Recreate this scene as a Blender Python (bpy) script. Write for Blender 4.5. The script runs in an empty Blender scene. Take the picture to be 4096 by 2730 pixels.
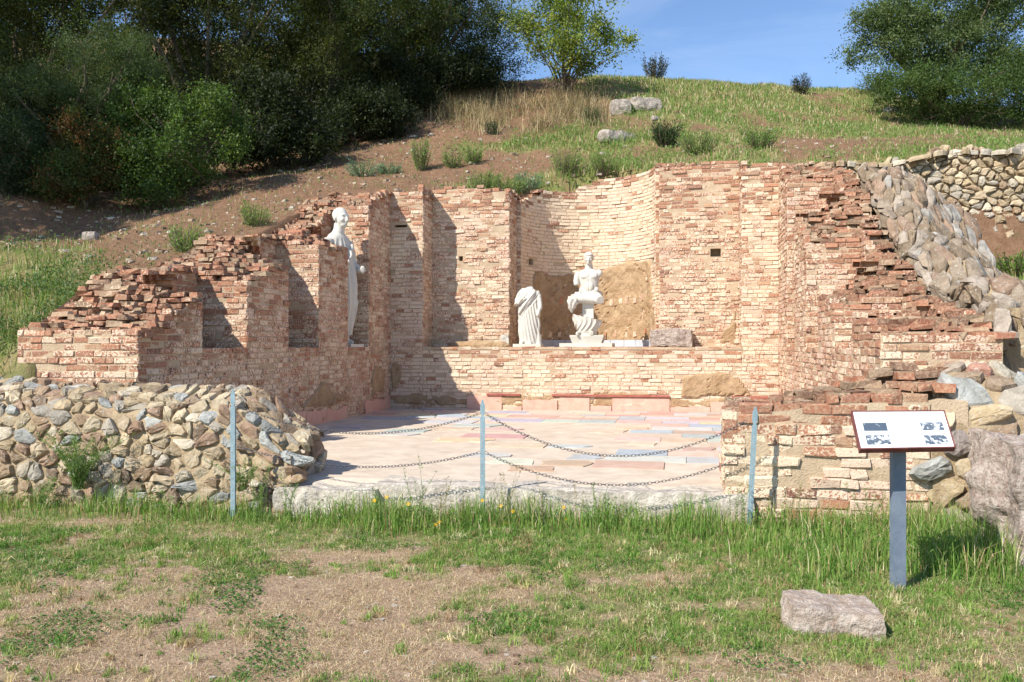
import bpy, math, random
import numpy as np
from mathutils import Vector
random.seed(7); RNG = np.random.default_rng(7)
SC = bpy.context.scene
COL = SC.collection
# ---------------------------------------------------------------- camera
FPX = 2000.0; CX = 1176.5; HY = 793.0; EYE = 1.6          # focal length and horizon measured on a 2353 px wide print
cam = bpy.data.cameras.new('camera'); cam_o = bpy.data.objects.new('camera', cam); COL.objects.link(cam_o)
cam_o.location = (0, 0, EYE); cam_o.rotation_euler = (math.radians(90), 0, 0)
cam.sensor_width = 36; cam.lens = FPX / 2353 * 36; cam.shift_y = 9 / 2353
cam.clip_start = 0.1; cam.clip_end = 1000
SC.camera = cam_o
SC.render.resolution_x = 1024; SC.render.resolution_y = 682
SC.view_settings.view_transform = 'Standard'; SC.view_settings.look = 'None'
SC.view_settings.gamma = 1; SC.view_settings.exposure = 0.66
# ---------------------------------------------------------------- light
PSI = math.radians(10.94); CP, SP = math.cos(PSI), math.sin(PSI)
def B(u, v, z): return (u*CP + v*SP, -u*SP + v*CP, z)       # building axes -> world
sd = Vector(B(0.74, 1.0, -1.15)).normalized()
elev = math.asin(-sd.z); az = math.atan2(-sd.x, -sd.y)
sun = bpy.data.lights.new('sun', 'SUN'); sun.energy = 4.6; sun.angle = math.radians(0.53); sun.color = (1.0, 0.94, 0.84)
sun_o = bpy.data.objects.new('sun', sun); COL.objects.link(sun_o)
sun_o.rotation_euler = sd.to_track_quat('-Z', 'Y').to_euler(); sun_o.location = (-10, -10, 20)
w = bpy.data.worlds.new('World'); SC.world = w; w.use_nodes = True
nt = w.node_tree; nt.nodes.clear()
sky = nt.nodes.new('ShaderNodeTexSky'); sky.sky_type = 'NISHITA'; sky.sun_disc = False
sky.sun_elevation = elev; sky.sun_rotation = az % (2*math.pi); sky.altitude = 1200; sky.air_density = 1.0; sky.dust_density = 0.15; sky.ozone_density = 4.0
bgn = nt.nodes.new('ShaderNodeBackground'); bgn.inputs[1].default_value = 0.13
outn = nt.nodes.new('ShaderNodeOutputWorld')
tc = nt.nodes.new('ShaderNodeTexCoord'); mp = nt.nodes.new('ShaderNodeMapping'); mp.inputs['Scale'].default_value = (2.0, 2.0, 9.0)
mp.inputs['Rotation'].default_value = (0.0, 0.12, 0.3)
no = nt.nodes.new('ShaderNodeTexNoise'); no.inputs['Scale'].default_value = 1.6; no.inputs['Detail'].default_value = 7; no.inputs['Roughness'].default_value = 0.6
no.inputs['Distortion'].default_value = 0.8
rm = nt.nodes.new('ShaderNodeMapRange'); rm.inputs[1].default_value = 0.45; rm.inputs[2].default_value = 0.85; rm.inputs[4].default_value = 0.22
mx = nt.nodes.new('ShaderNodeMix'); mx.data_type = 'RGBA'
nt.links.new(tc.outputs['Generated'], mp.inputs[0]); nt.links.new(mp.outputs[0], no.inputs[0]); nt.links.new(no.outputs[0], rm.inputs[0])
nt.links.new(rm.outputs[0], mx.inputs[0]); nt.links.new(sky.outputs[0], mx.inputs[6]); mx.inputs[7].default_value = (5.0, 5.8, 7.0, 1)
nt.links.new(mx.outputs[2], bgn.inputs[0]); nt.links.new(bgn.outputs[0], outn.inputs[0])

# ---------------------------------------------------------------- helpers
def px(x, y, Y): return ((x-CX)*Y/FPX, Y, EYE + (HY-y)*Y/FPX)    # a measured point at distance Y
_perm = np.random.default_rng(11).permutation(4096)
def _h(i, j, k): return _perm[(_perm[(_perm[i & 4095] + j) & 4095] + k) & 4095] / 4095.0
def vnoise(p):
    p = np.asarray(p, float); i = np.floor(p).astype(int); f = p - i; f = f*f*(3-2*f); r = 0
    for a in (0, 1):
        for b in (0, 1):
            for c in (0, 1):
                wgt = (f[..., 0] if a else 1-f[..., 0])*(f[..., 1] if b else 1-f[..., 1])*(f[..., 2] if c else 1-f[..., 2])
                r = r + wgt*_h(i[..., 0]+a, i[..., 1]+b, i[..., 2]+c)
    return r*2-1
def fbm(p, o=4):
    p = np.asarray(p, float); r = 0; a = 1; s = 0
    for k in range(o):
        r = r + a*vnoise(p*2**k + 17.3*k); s += a; a *= .5
    return r/s
def fbm2(x, y, sc=1., o=4, seed=0.):
    x = np.asarray(x, float); y = np.asarray(y, float)
    return fbm(np.stack([x*sc, y*sc, np.full_like(x*sc, seed)], -1), o)
def n1(x, sc=1., seed=0.): return float(fbm2(np.array([x]), np.array([seed*7.1]), sc, 3, seed)[0])

def make_mesh(name, verts, faces, mat, parent=None, cols=None, smooth=False):
    me = bpy.data.meshes.new(name)
    verts = np.asarray(verts, np.float32).reshape(-1, 3)
    if isinstance(faces, np.ndarray):
        k = faces.shape[1]; me.vertices.add(len(verts)); me.vertices.foreach_set('co', verts.ravel())
        me.loops.add(faces.size); me.loops.foreach_set('vertex_index', faces.ravel().astype(np.int32))
        me.polygons.add(len(faces)); me.polygons.foreach_set('loop_start', np.arange(0, faces.size, k, dtype=np.int32))
        me.update(calc_edges=True)
    else:
        me.from_pydata(verts.tolist(), [], faces); me.update()
    if cols is not None:
        cols = np.asarray(cols, np.float32)
        if cols.shape[1] == 3: cols = np.hstack([cols, np.ones((len(cols), 1), np.float32)])
        at = me.color_attributes.new('Col', 'FLOAT_COLOR', 'POINT'); at.data.foreach_set('color', cols.ravel())
    me.polygons.foreach_set('use_smooth', np.full(len(me.polygons), smooth))
    if mat: me.materials.append(mat)
    o = bpy.data.objects.new(name, me); COL.objects.link(o)
    if parent: o.parent = parent; o.matrix_parent_inverse = parent.matrix_basis.inverted()
    return o
class MB:
    def __init__(s): s.v = []; s.f = []; s.c = []
    def add(s, verts, faces, col=(1, 1, 1, 1)):
        n = len(s.v); s.v += [tuple(p) for p in verts]; s.f += [tuple(i+n for i in f) for f in faces]
        if len(col) == 3: col = tuple(col) + (1.,)
        s.c += [col]*len(verts)
    def build(s, name, mat, parent=None, smooth=False): return make_mesh(name, s.v, s.f, mat, parent, s.c, smooth)
def thing(name, label, cat, loc=(0, 0, 0), group=None):
    o = bpy.data.objects.new(name, None); COL.objects.link(o); o.location = loc; o.empty_display_size = .3
    bpy.context.view_layer.update()
    return tag(o, label, cat, group)
def tag(o, label=None, cat=None, group=None, kind=None):
    if label: o['label'] = label
    if cat: o['category'] = cat
    if group: o['group'] = group
    if kind: o['kind'] = kind
    return o

# ---------------------------------------------------------------- materials
def newmat(name):
    m = bpy.data.materials.new(name); m.use_nodes = True; n = m.node_tree; n.nodes.clear()
    o = n.nodes.new('ShaderNodeOutputMaterial'); p = n.nodes.new('ShaderNodeBsdfPrincipled')
    n.links.new(p.outputs[0], o.inputs[0]); p.inputs['Roughness'].default_value = .9; p.inputs['Specular IOR Level'].default_value = .2
    return m, n, p
def node(n, t, **kw):
    x = n.nodes.new(t)
    for k, v in kw.items():
        if k in x.inputs.keys(): x.inputs[k].default_value = v
        else: setattr(x, k, v)
    return x
def noise(n, scale, detail=4, rough=.6, vec=None, dist=0):
    x = node(n, 'ShaderNodeTexNoise'); x.inputs['Scale'].default_value = scale; x.inputs['Detail'].default_value = detail
    x.inputs['Roughness'].default_value = rough; x.inputs['Distortion'].default_value = dist
    if vec is not None: n.links.new(vec, x.inputs[0])
    return x.outputs[0]
def obj_co(n): return n.nodes.new('ShaderNodeTexCoord').outputs['Object']
def mixc(n, f, a, b, bt='MIX'):
    x = n.nodes.new('ShaderNodeMix'); x.data_type = 'RGBA'; x.blend_type = bt
    for i, v in ((0, f), (6, a), (7, b)):
        if isinstance(v, (tuple, list)): x.inputs[i].default_value = tuple(v) + ((1,) if len(v) == 3 else ())
        elif isinstance(v, (int, float)): x.inputs[i].default_value = v
        else: n.links.new(v, x.inputs[i])
    return x.outputs[2]
def mrange(n, v, a, b, c=0., d=1.):
    x = n.nodes.new('ShaderNodeMapRange'); n.links.new(v, x.inputs[0])
    for i, q in zip((1, 2, 3, 4), (a, b, c, d)): x.inputs[i].default_value = q
    return x.outputs[0]
def math_(n, op, a, b):
    x = n.nodes.new('ShaderNodeMath'); x.operation = op
    for i, q in ((0, a), (1, b)):
        if isinstance(q, (int, float)): x.inputs[i].default_value = q
        else: n.links.new(q, x.inputs[i])
    return x.outputs[0]
def bump(n, p, h, s=.5, d=.02):
    b = n.nodes.new('ShaderNodeBump'); b.inputs['Strength'].default_value = s; b.inputs['Distance'].default_value = d
    n.links.new(h, b.inputs['Height']); n.links.new(b.outputs[0], p.inputs['Normal'])

def mat_brick():        # brick colour in RGB, how much old whitewash is left on it in A
    m, n, p = newmat('old_brick'); co = obj_co(n); at = n.nodes.new('ShaderNodeAttribute'); at.attribute_name = 'Col'
    isl = n.nodes.new('ShaderNodeNewGeometry').outputs['Random Per Island']
    n1_ = noise(n, 36, 5, .68, co, .5); n2 = noise(n, 1.1, 4, .6, co); n3 = noise(n, 75, 4, .65, co); n4 = noise(n, 2.6, 4, .6, co, .3)
    base = mixc(n, mrange(n, n3, .3, .75, 0, .6), at.outputs['Color'], mixc(n, 1., at.outputs['Color'], (.55, .5, .48), 'MULTIPLY'))
    base = mixc(n, mrange(n, n1_, .42, .66, 0, .6), base, (.56, .42, .28))
    wash = mixc(n, mrange(n, n2, .38, .62), (.80, .66, .48), (.72, .54, .42))
    wash = mixc(n, mrange(n, isl, .0, 1., 0, .30), wash, (.56, .40, .29))
    wash = mixc(n, mrange(n, n3, .45, .8, 0, .7), wash, (.46, .33, .23))
    s = math_(n, 'ADD', n1_, at.outputs['Alpha']); s = math_(n, 'ADD', s, mrange(n, n4, .3, .7, -.07, .07)); mask = mrange(n, s, .95, 1.02)
    n.links.new(mixc(n, mask, base, wash), p.inputs['Base Color'])
    bump(n, p, math_(n, 'ADD', n3, math_(n, 'MULTIPLY', n1_, 1.2)), .8, .012); return m
def mat_attr(name, s1=9., s2=60., dark=.55, bstr=.6, bd=.02, rough=.9, lich=None):
    m, n, p = newmat(name); co = obj_co(n); at = n.nodes.new('ShaderNodeAttribute'); at.attribute_name = 'Col'
    a = noise(n, s1, 5, .65, co, .3); b = noise(n, s2, 4, .65, co)
    c = mixc(n, mrange(n, a, .35, .7), at.outputs['Color'], mixc(n, 1., at.outputs['Color'], (dark, dark*.95, dark*.88), 'MULTIPLY'))
    c = mixc(n, mrange(n, b, .3, .8, 0, .5), c, mixc(n, 1., c, (1.5, 1.45, 1.4), 'MULTIPLY'))
    if lich:
        l = noise(n, 26, 6, .7, co, 1.); c = mixc(n, mrange(n, l, .56, .66, 0, .7), c, lich)
    n.links.new(c, p.inputs['Base Color']); p.inputs['Roughness'].default_value = rough
    bump(n, p, math_(n, 'ADD', a, math_(n, 'MULTIPLY', b, .6)), bstr, bd); return m
def mat_two(name, c1, c2, s1=3., s2=40., lo=.4, hi=.6, bstr=.6, bd=.02, rough=.9, c3=None):
    m, n, p = newmat(name); co = obj_co(n); a = noise(n, s1, 6, .65, co, .4); b = noise(n, s2, 5, .65, co)
    c = mixc(n, mrange(n, a, lo, hi), c1, c2)
    if c3: c = mixc(n, mrange(n, b, .5, .7, 0, .8), c, c3)
    else: c = mixc(n, mrange(n, b, .3, .8, 0, .35), c, mixc(n, 1., c, (.5, .48, .45), 'MULTIPLY'))
    n.links.new(c, p.inputs['Base Color']); p.inputs['Roughness'].default_value = rough
    bump(n, p, math_(n, 'ADD', a, math_(n, 'MULTIPLY', b, .7)), bstr, bd); return m
def mat_leaf(name, trans=.35, rough=.55):
    m = bpy.data.materials.new(name); m.use_nodes = True; n = m.node_tree; n.nodes.clear()
    o = n.nodes.new('ShaderNodeOutputMaterial'); p = n.nodes.new('ShaderNodeBsdfPrincipled'); t = n.nodes.new('ShaderNodeBsdfTranslucent')
    at = n.nodes.new('ShaderNodeAttribute'); at.attribute_name = 'Col'; mxs = n.nodes.new('ShaderNodeMixShader'); mxs.inputs[0].default_value = trans
    n.links.new(at.outputs['Color'], p.inputs['Base Color'])
    n.links.new(mixc(n, 1., at.outputs['Color'], (1.2, 1.3, .5), 'MULTIPLY'), t.inputs[0])
    p.inputs['Roughness'].default_value = rough; p.inputs['Specular IOR Level'].default_value = .3
    n.links.new(p.outputs[0], mxs.inputs[1]); n.links.new(t.outputs[0], mxs.inputs[2]); n.links.new(mxs.outputs[0], o.inputs[0]); return m
BRICK = mat_brick()
MORTAR = mat_two('lime_mortar', (.44, .33, .22), (.58, .45, .31), 2.5, 50, .35, .65, .9, .02)
STONE = mat_attr('rubble_stone', 7, 45, .6, .9, .02, lich=(.50, .48, .42))
STONEMORTAR = mat_two('earthy_mortar', (.34, .25, .15), (.46, .36, .23), 3, 40, .35, .65, 1., .03)
PLASTER = mat_two('ochre_plaster', (.34, .22, .12), (.47, .34, .21), 4, 30, .35, .65, 1., .03, c3=(.27, .17, .10))
MARBLE = mat_attr('floor_marble', 5, 30, .82, .1, .003, .55)
CEMENT = mat_two('floor_cement', (.50, .41, .32), (.68, .57, .46), 3.2, 60, .33, .67, .3, .006)
PINK = mat_two('pink_marble', (.66, .36, .28), (.70, .46, .36), 6, 40, .35, .65, .3, .006, .6)
REDM = mat_two('red_marble', (.32, .09, .07), (.40, .15, .11), 9, 40, .35, .65, .2, .004, .6)
BLUEM = mat_two('blue_marble', (.42, .47, .56), (.58, .58, .58), 6, 40, .35, .65, .1, .003, .5)
WMARBLE = mat_two('white_marble', (.60, .58, .52), (.53, .50, .43), 3, 50, .35, .65, .25, .004, .6, c3=(.63, .61, .55))
def _crease_shade(m, col):  # occlusion-like shade painted into the base colour wherever the surface is concave
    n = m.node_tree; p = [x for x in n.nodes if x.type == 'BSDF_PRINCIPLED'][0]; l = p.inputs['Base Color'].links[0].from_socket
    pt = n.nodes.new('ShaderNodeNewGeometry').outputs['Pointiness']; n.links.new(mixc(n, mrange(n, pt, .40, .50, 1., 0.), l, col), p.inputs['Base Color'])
_crease_shade(WMARBLE, (.34, .30, .24))
PALEST = mat_two('pale_limestone', (.40, .35, .29), (.62, .56, .48), 9, 45, .38, .62, 1., .02, c3=(.30, .26, .22))
WARMST = mat_two('warm_lichen_stone', (.36, .27, .21), (.54, .46, .39), 14, 60, .38, .62, 1., .025, c3=(.24, .18, .14))
BLOCK = mat_two('weathered_limestone', (.25, .21, .17), (.50, .44, .38), 9, 45, .38, .62, 1., .03, c3=(.17, .14, .12))
CONG = mat_two('conglomerate', (.38, .29, .24), (.56, .48, .41), 13, 40, .38, .6, 1., .05, c3=(.20, .12, .10))
BARK = mat_two('bark', (.10, .075, .05), (.19, .15, .11), 6, 40, .35, .65, .9, .02)
LEAF = mat_leaf('tree_leaf'); GRASSM = mat_leaf('grass_blade', .3, .7); DRYM = mat_leaf('dry_stalk', .15, .8)
STEEL = mat_two('galvanised_steel', (.24, .34, .38), (.30, .41, .46), 20, 90, .4, .6, .15, .002, .5)
CHAINM, _n, _p = newmat('chain_steel'); _p.inputs['Base Color'].default_value = (.10, .10, .11, 1); _p.inputs['Metallic'].default_value = .6; _p.inputs['Roughness'].default_value = .45

# ---------------------------------------------------------------- wall profiles (v along the wall, heights in metres)
UL, UR = -5.75, 1.80; V0, VB = 8.465, 16.8; FLOOR = .32; LEDGE = 1.56
NICHE = [(9.747, 10.88), (12.137, 13.245), (14.5, 15.555)]; WD = .75
PIERS = [(V0, 9.747), (10.88, 12.137), (13.245, 14.5), (15.555, VB)]
def interp(pts): 
    a = np.array(pts); return lambda q: np.interp(q, a[:, 0], a[:, 1])
HL_in = interp([(8.46, 1.72), (8.94, 1.89), (9.36, 2.08), (9.747, 2.28), (10.86, 2.49), (11.06, 2.51), (11.32, 2.57), (11.59, 2.74), (12.14, 2.77), (13.245, 3.22), (14.52, 3.31), (15.54, 4.22), (16.45, 4.63), (16.8, 4.66)])
HL_out = interp([(8.46, 1.75), (8.8, 1.90), (9.3, 2.2), (9.8, 2.5), (10.2, 2.6), (10.9, 2.62), (11.57, 2.9), (12.16, 3.2), (12.57, 3.32), (13.3, 3.34), (14.2, 3.55), (15.0, 3.85), (15.6, 4.25), (16.4, 4.55), (18.6, 4.75)])
HR_in = interp([(8.46, 1.65), (9.12, 1.81), (9.747, 1.95), (10.88, 2.09), (12.12, 2.24), (13.245, 3.06), (14.4, 3.62), (14.6, 3.7), (15.555, 4.45), (16.3, 4.80), (16.8, 4.92)])
HR_out = interp([(8.46, 1.70), (9.78, 1.98), (10.96, 2.2), (12.23, 2.74), (13.16, 3.08), (14.13, 3.8), (15.36, 4.40), (16.3, 4.78), (18.6, 5.05)])

# ---------------------------------------------------------------- terrain
_cp = [(-14, 3, 0), (-6, 3, 0), (0, 1, 0), (6, 3, 0), (14, 3, .2), (0, 7, .02), (-5, 7.6, .0), (3, 7, .08), (-9, 7.6, .3), (-12, 8, .8), (6, 6.5, .15)]
for q in [(0, 900, 9.0), (20, 765, 10.0), (0, 560, 14.5), (200, 605, 13.), (220, 545, 16.), (60, 545, 16.8), (60, 455, 17.8), (300, 475, 19.), (340, 520, 16.),
          (600, 405, 20.5), (500, 480, 17.5), (660, 512, 15.8), (740, 450, 18.5), (780, 400, 20.8), (900, 310, 25.), (650, 300, 27.), (960, 235, 28.5), (300, 380, 26.), (0, 380, 26),
          (1100, 295, 24.5), (1300, 305, 23.5), (1200, 300, 25.5), (1200, 420, 20.6), (1050, 430, 19.6), (900, 430, 19.2), (1500, 330, 22.5), (1350, 330, 22.8), (1500, 245, 26.5), (1400, 180, 31.), (1240, 215, 29.), (1700, 196, 33.), (1960, 214, 35.),
          (2200, 292, 26.5), (2000, 285, 26.5), (2350, 290, 27.), (2050, 350, 19.), (2330, 345, 18.6), (1750, 365, 19.5), (1500, 385, 19.8), (1800, 300, 24.5), (1900, 250, 29.)]: _cp.append(px(*q))
_cp += [(-25, 40, 15.5), (-14, 38, 15.), (-7, 40, 14.), (-20, 32, 12.5), (-10, 33, 12.6), (-5, 35, 12.8), (2, 44, 10.6), (14, 45, 10.6), (28, 42, 10), (-30, 60, 7), (0, 65, 6), (30, 65, 6), (24, 27, 8.4), (-28, 25, 7.5), (-28, 12, 3.6), (18, 17, 5.2), (30, 18, 5.3)]
_cp = np.array(_cp, float)
def _phi(a, b): return np.sqrt(((a[:, None, :2]-b[None, :, :2])**2).sum(-1) + .3)
_K = np.block([[_phi(_cp, _cp) - .0*np.eye(len(_cp)), np.c_[np.ones(len(_cp)), _cp[:, :2]]], [np.c_[np.ones(len(_cp)), _cp[:, :2]].T, np.zeros((3, 3))]])
_w = np.linalg.solve(_K, np.r_[_cp[:, 2], 0, 0, 0])
def uv(X, Y): return X*CP - Y*SP, X*SP + Y*CP
def sstep(a, b, x): t = np.clip((np.asarray(x, float)-a)/(b-a), 0, 1); return t*t*(3-2*t)
def hill(X, Y):
    X = np.atleast_1d(np.asarray(X, float)); Y = np.atleast_1d(np.asarray(Y, float)); sh = X.shape; P = np.c_[X.ravel(), Y.ravel()]
    r = np.concatenate([_phi(c, _cp) @ _w[:-3] + _w[-3] + c @ _w[-2:] for c in np.array_split(P, max(1, len(P)//20000))]).reshape(sh)
    u, v = uv(X, Y)
    right = interp([(6, .3), (8, 1.05), (8.5, 1.2), (10.5, 1.57), (12.5, 2.1), (14, 2.6), (16.2, 3.05)])(v) - .12*np.clip(u-6, 0, 6)
    k = sstep(2.6, 3.4, u)*(1-sstep(16.25, 16.5, v))*sstep(7.0, 8.2, v); r = r*(1-k) + right*k
    front = .02 + .07*sstep(-1.5, 1.5, X)*sstep(5.5, 7.3, Y) + .05*fbm2(X, Y, .6, 3)
    vb = np.where((u > -7.6) & (u < 2.8), .55, 0); kf = 1-sstep(7.55+vb, 7.95+vb, v); r = r*(1-kf) + front*kf
    amp = sstep(9, 16, Y)
    r = r + amp*(.14*fbm2(X, Y, .8, 4, 3) + .05*fbm2(X, Y, 3.5, 3, 5)) + .012*fbm2(X, Y, 5, 3, 9)
    return r
def ground_z(X, Y): return float(hill(np.array([X]), np.array([Y]))[0])
xs = np.unique(np.r_[np.arange(-60, -14, 1.5), np.arange(-14, 14, .13), np.arange(14, 60.1, 1.5)])
ys = np.unique(np.r_[np.arange(-4, 2.4, .5), np.arange(2.4, 9, .11), np.arange(9, 36, .15), np.arange(36, 110, 2.)])
GX, GY = np.meshgrid(xs, ys); GZ = hill(GX, GY)
GU, GV = uv(GX, GY)
hole = (GU > -7.0) & (GU < 2.65) & (GV > 7.95) & (GV < 17.3)
hole |= (GU > -5.5) & (GU < 1.55) & (GV > 8) & (GV < 18.0)
hole |= (((GU+1.92)**2 + (GV-18.3)**2) < 1.95**2)
GZ[hole] = -.15
nx, ny = len(xs), len(ys); idx = np.arange(nx*ny).reshape(ny, nx)
F4 = np.stack([idx[:-1, :-1], idx[:-1, 1:], idx[1:, 1:], idx[1:, :-1]], -1).reshape(-1, 4)
def lushness(X, Y):      # 0 bare .. 1 thick turf, as on the lawn: thicker right and towards the walls
    a = .24 + .58*sstep(-1.2, 1.4, X) + .40*sstep(5.9, 7.0, Y) + .95*fbm2(X, Y, .9, 4, 2) + .75*fbm2(X, Y, 3.6, 4, 8)
    a = a - .9*np.exp(-(((X-1.5)/1.2)**2+((Y-4.15)/.40)**2)) - .5*np.exp(-(((X+.9)/.6)**2+((Y-4.7)/.5)**2)); return np.clip(a, 0, 1)
def hgr(X, Y):           # how green the slopes are
    X = np.asarray(X, float); Y = np.asarray(Y, float); u, v = uv(X, Y); g = lambda a, b, c, d, e=1.: e*np.exp(-((X-a)/c)**2-((Y-b)/d)**2)
    a = .30 + .75*fbm2(X, Y, .45, 4, 6) + .6*fbm2(X, Y, 1.7, 3, 7) + .40*sstep(1, 6, X)*sstep(22.5, 26, Y) - .75*(1-sstep(-5, .5, X))*sstep(13.5, 15, Y) - .35*(1-sstep(1, 4, X))*sstep(23, 25, Y)
    a = a + g(1.6, 22.9, 2.6, .45, .9) + g(1.8, 19.9, 3.0, .8, 1.0) + g(5.5, 19.5, 3, .6, .6) + g(5.5, 22.3, 1.8, 1.0, .7) + g(6, 18.6, 5, .45, .6) - g(9.5, 21.3, 4, .7, .8) - g(0, 21.6, 2.5, .6, .5)
    a = np.where((u < -7.2) & (v < 12.2), a+.35*sstep(12.2, 10.5, v), a) - .5*((u > -8.6) & (u < -6.8) & (v > 10.5)); return np.clip(a, 0.13, 1)
def hg(X, Y):
    u, v = uv(X, Y); out = (u > -7.25) & (u < 3.2) & (v < 17.9) | (v < 8.3) | (((u+1.92)**2+(v-18.3)**2) < 1.9**2) | ((u > 2.4) & (v > 16) & (v < 17.0)); return np.where(out, 0, hgr(X, Y))
GL = np.where(GV < 8.0, lushness(GX, GY), hgr(GX, GY)); GCOL = np.c_[GL.ravel(), sstep(8.0, 9.5, GV).ravel(), GL.ravel()]
def mat_ground():
    m, n, p = newmat('soil_and_turf'); co = obj_co(n)
    a = noise(n, .55, 6, .62, co, .4); b = noise(n, 7, 6, .7, co, .3); c = noise(n, 45, 5, .7, co); d = noise(n, 2.2, 5, .65, co, .5)
    soil = mixc(n, mrange(n, b, .35, .65), (.47, .335, .225), (.32, .205, .13))
    soil = mixc(n, mrange(n, c, .52, .68, 0, .8), soil, (.58, .46, .33))
    soil = mixc(n, mrange(n, c, .28, .42, .75, 0), soil, (.13, .085, .05))
    dry = mixc(n, mrange(n, c, .4, .6), (.34, .27, .13), (.21, .20, .07))
    green = mixc(n, mrange(n, c, .35, .65), (.10, .17, .035), (.20, .24, .07))
    soil0 = soil
    turf = mixc(n, mrange(n, d, .42, .58), dry, green)
    at = n.nodes.new('ShaderNodeAttribute'); at.attribute_name = 'Col'; sx = n.nodes.new('ShaderNodeSeparateColor'); n.links.new(at.outputs['Color'], sx.inputs[0])
    k = math_(n, 'ADD', math_(n, 'MULTIPLY', b, .55), math_(n, 'MULTIPLY', sx.outputs[0], .55))
    soil = mixc(n, sx.outputs[1], soil, mixc(n, 1., soil, (.54, .45, .40), 'MULTIPLY'))
    n.links.new(mixc(n, mrange(n, k, .42, .62, 0, .8), soil, turf), p.inputs['Base Color'])
    bump(n, p, math_(n, 'ADD', b, math_(n, 'MULTIPLY', c, .5)), 1., .05); return m
g = make_mesh('ground', np.c_[GX.ravel(), GY.ravel(), GZ.ravel()], F4, mat_ground(), cols=GCOL, smooth=True); tag(g, kind='structure')

# ---------------------------------------------------------------- brickwork
WASH = (.45, .57)
def brick_col(new, z=0):
    r = random.random()
    if r < .5: c = (.42, .19, .115)
    elif r < .7: c = (.35, .155, .10)
    elif r < .92: c = (.45, .27, .17)
    else: c = (.28, .125, .09)
    k = random.uniform(.85, 1.15); c = tuple(q*k for q in c); new = new - .07 if new < .2 else new
    if random.random() < new: return c + (random.choice((.1, .25, .32, .38, .42)),)
    return c + (random.uniform(*WASH) if random.random() < .95 else random.uniform(.38, .48),)
def brick(mb, M, s0, s1, z0, z1, hp, dep, col, jit=.004):
    g_ = random.gauss; b = .007
    A = [(s0, z0), (s1, z0), (s1, z1), (s0, z1)]; A = [(a+g_(0, jit), c+g_(0, jit*.8)) for a, c in A]
    In = [(s0+b, z0+b), (s1-b, z0+b), (s1-b, z1-b), (s0+b, z1-b)]; In = [(a+g_(0, jit), c+g_(0, jit*.6)) for a, c in In]
    tx, tz = g_(0, .003), g_(0, .003)
    V = [M(a, c, -dep) for a, c in A] + [M(a, c, hp-.007) for a, c in A] + [M(a, c, hp + (tx if i in (1, 2) else -tx) + (tz if i > 1 else -tz)) for i, (a, c) in enumerate(In)]
    Fc = [(i, (i+1) % 4, 4+(i+1) % 4, 4+i) for i in range(4)] + [(4+i, 4+(i+1) % 4, 8+(i+1) % 4, 8+i) for i in range(4)] + [(8, 9, 10, 11)]
    mb.add(V, Fc, col)
CH = .076
def lay(mb, M, s0, s1, z0, top, new=lambda s, z: .1, holes=(), skip=.012, dep=.10, wear=1.):
    k = 0; z = z0 + .002
    zmax = max(float(top(q)) for q in np.linspace(s0, s1, 25))
    while z < zmax:
        s = s0 - random.uniform(0, .2); first = True
        while s < s1 - .02:
            L = random.choice((.10, .15, .18, .21, .24, .27)); e = min(s+L, s1)
            if s1 - e < .06: e = s1
            a = max(s, s0); zt = z + CH - random.uniform(.008, .016)
            if e - a > .03:
                mid = (a+e)/2; H = float(top(mid))
                if zt <= H + .035 and not any(a < h[1] and e > h[0] and z < h[3] and zt > h[2] for h in holes):
                    dh = random.gauss(.008, .005*wear)
                    if random.random() < skip*wear: dh = -.012
                    elif random.random() < .03*wear: dh = .03
                    brick(mb, M, a, e-.009, z, zt, dh, dep, brick_col(new(mid, z)), .0045*wear)
            s = e
        z += CH; k += 1
def mortar_face(mb, M, s0, s1, z0, top, holes=(), n=None, step=.12):
    S = list(np.linspace(s0, s1, max(2, int((s1-s0)/step)+1))); zm = max(float(top(q)) for q in S); Z = list(np.linspace(z0, zm, max(2, int((zm-z0)/step)+1)))
    for h in holes: S += [h[0], h[1]]; Z += [h[2], h[3]]
    S = sorted(set(S)); Z = sorted(set(Z)); V = []; idx = {}; Fc = []
    def vid(i, j):
        if (i, j) not in idx: idx[(i, j)] = len(V); V.append(M(S[i], min(Z[j], float(top(S[i]))+.0), 0.0))
        return idx[(i, j)]
    for i in range(len(S)-1):
        for j in range(len(Z)-1):
            ms, mz = (S[i]+S[i+1])/2, (Z[j]+Z[j+1])/2
            if any(h[0] < ms < h[1] and h[2] < mz < h[3] for h in holes): continue
            if Z[j] >= max(float(top(S[i])), float(top(S[i+1]))): continue
            Fc.append((vid(i, j), vid(i+1, j), vid(i+1, j+1), vid(i, j+1)))
    mb.add(V, Fc)
    for a, b, c, d in holes:
        D = .28; q = [M(a, c, 0), M(b, c, 0), M(b, d, 0), M(a, d, 0), M(a, c, -D), M(b, c, -D), M(b, d, -D), M(a, d, -D)]
        mb.add(q, [(0, 1, 5, 4), (1, 2, 6, 5), (2, 3, 7, 6), (3, 0, 4, 7), (4, 5, 6, 7)])
def plane_map(u0, v0, du, dv, nu, nv):
    return lambda s, z, h: B(u0+du*s+nu*h, v0+dv*s+nv*h, z)
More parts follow.
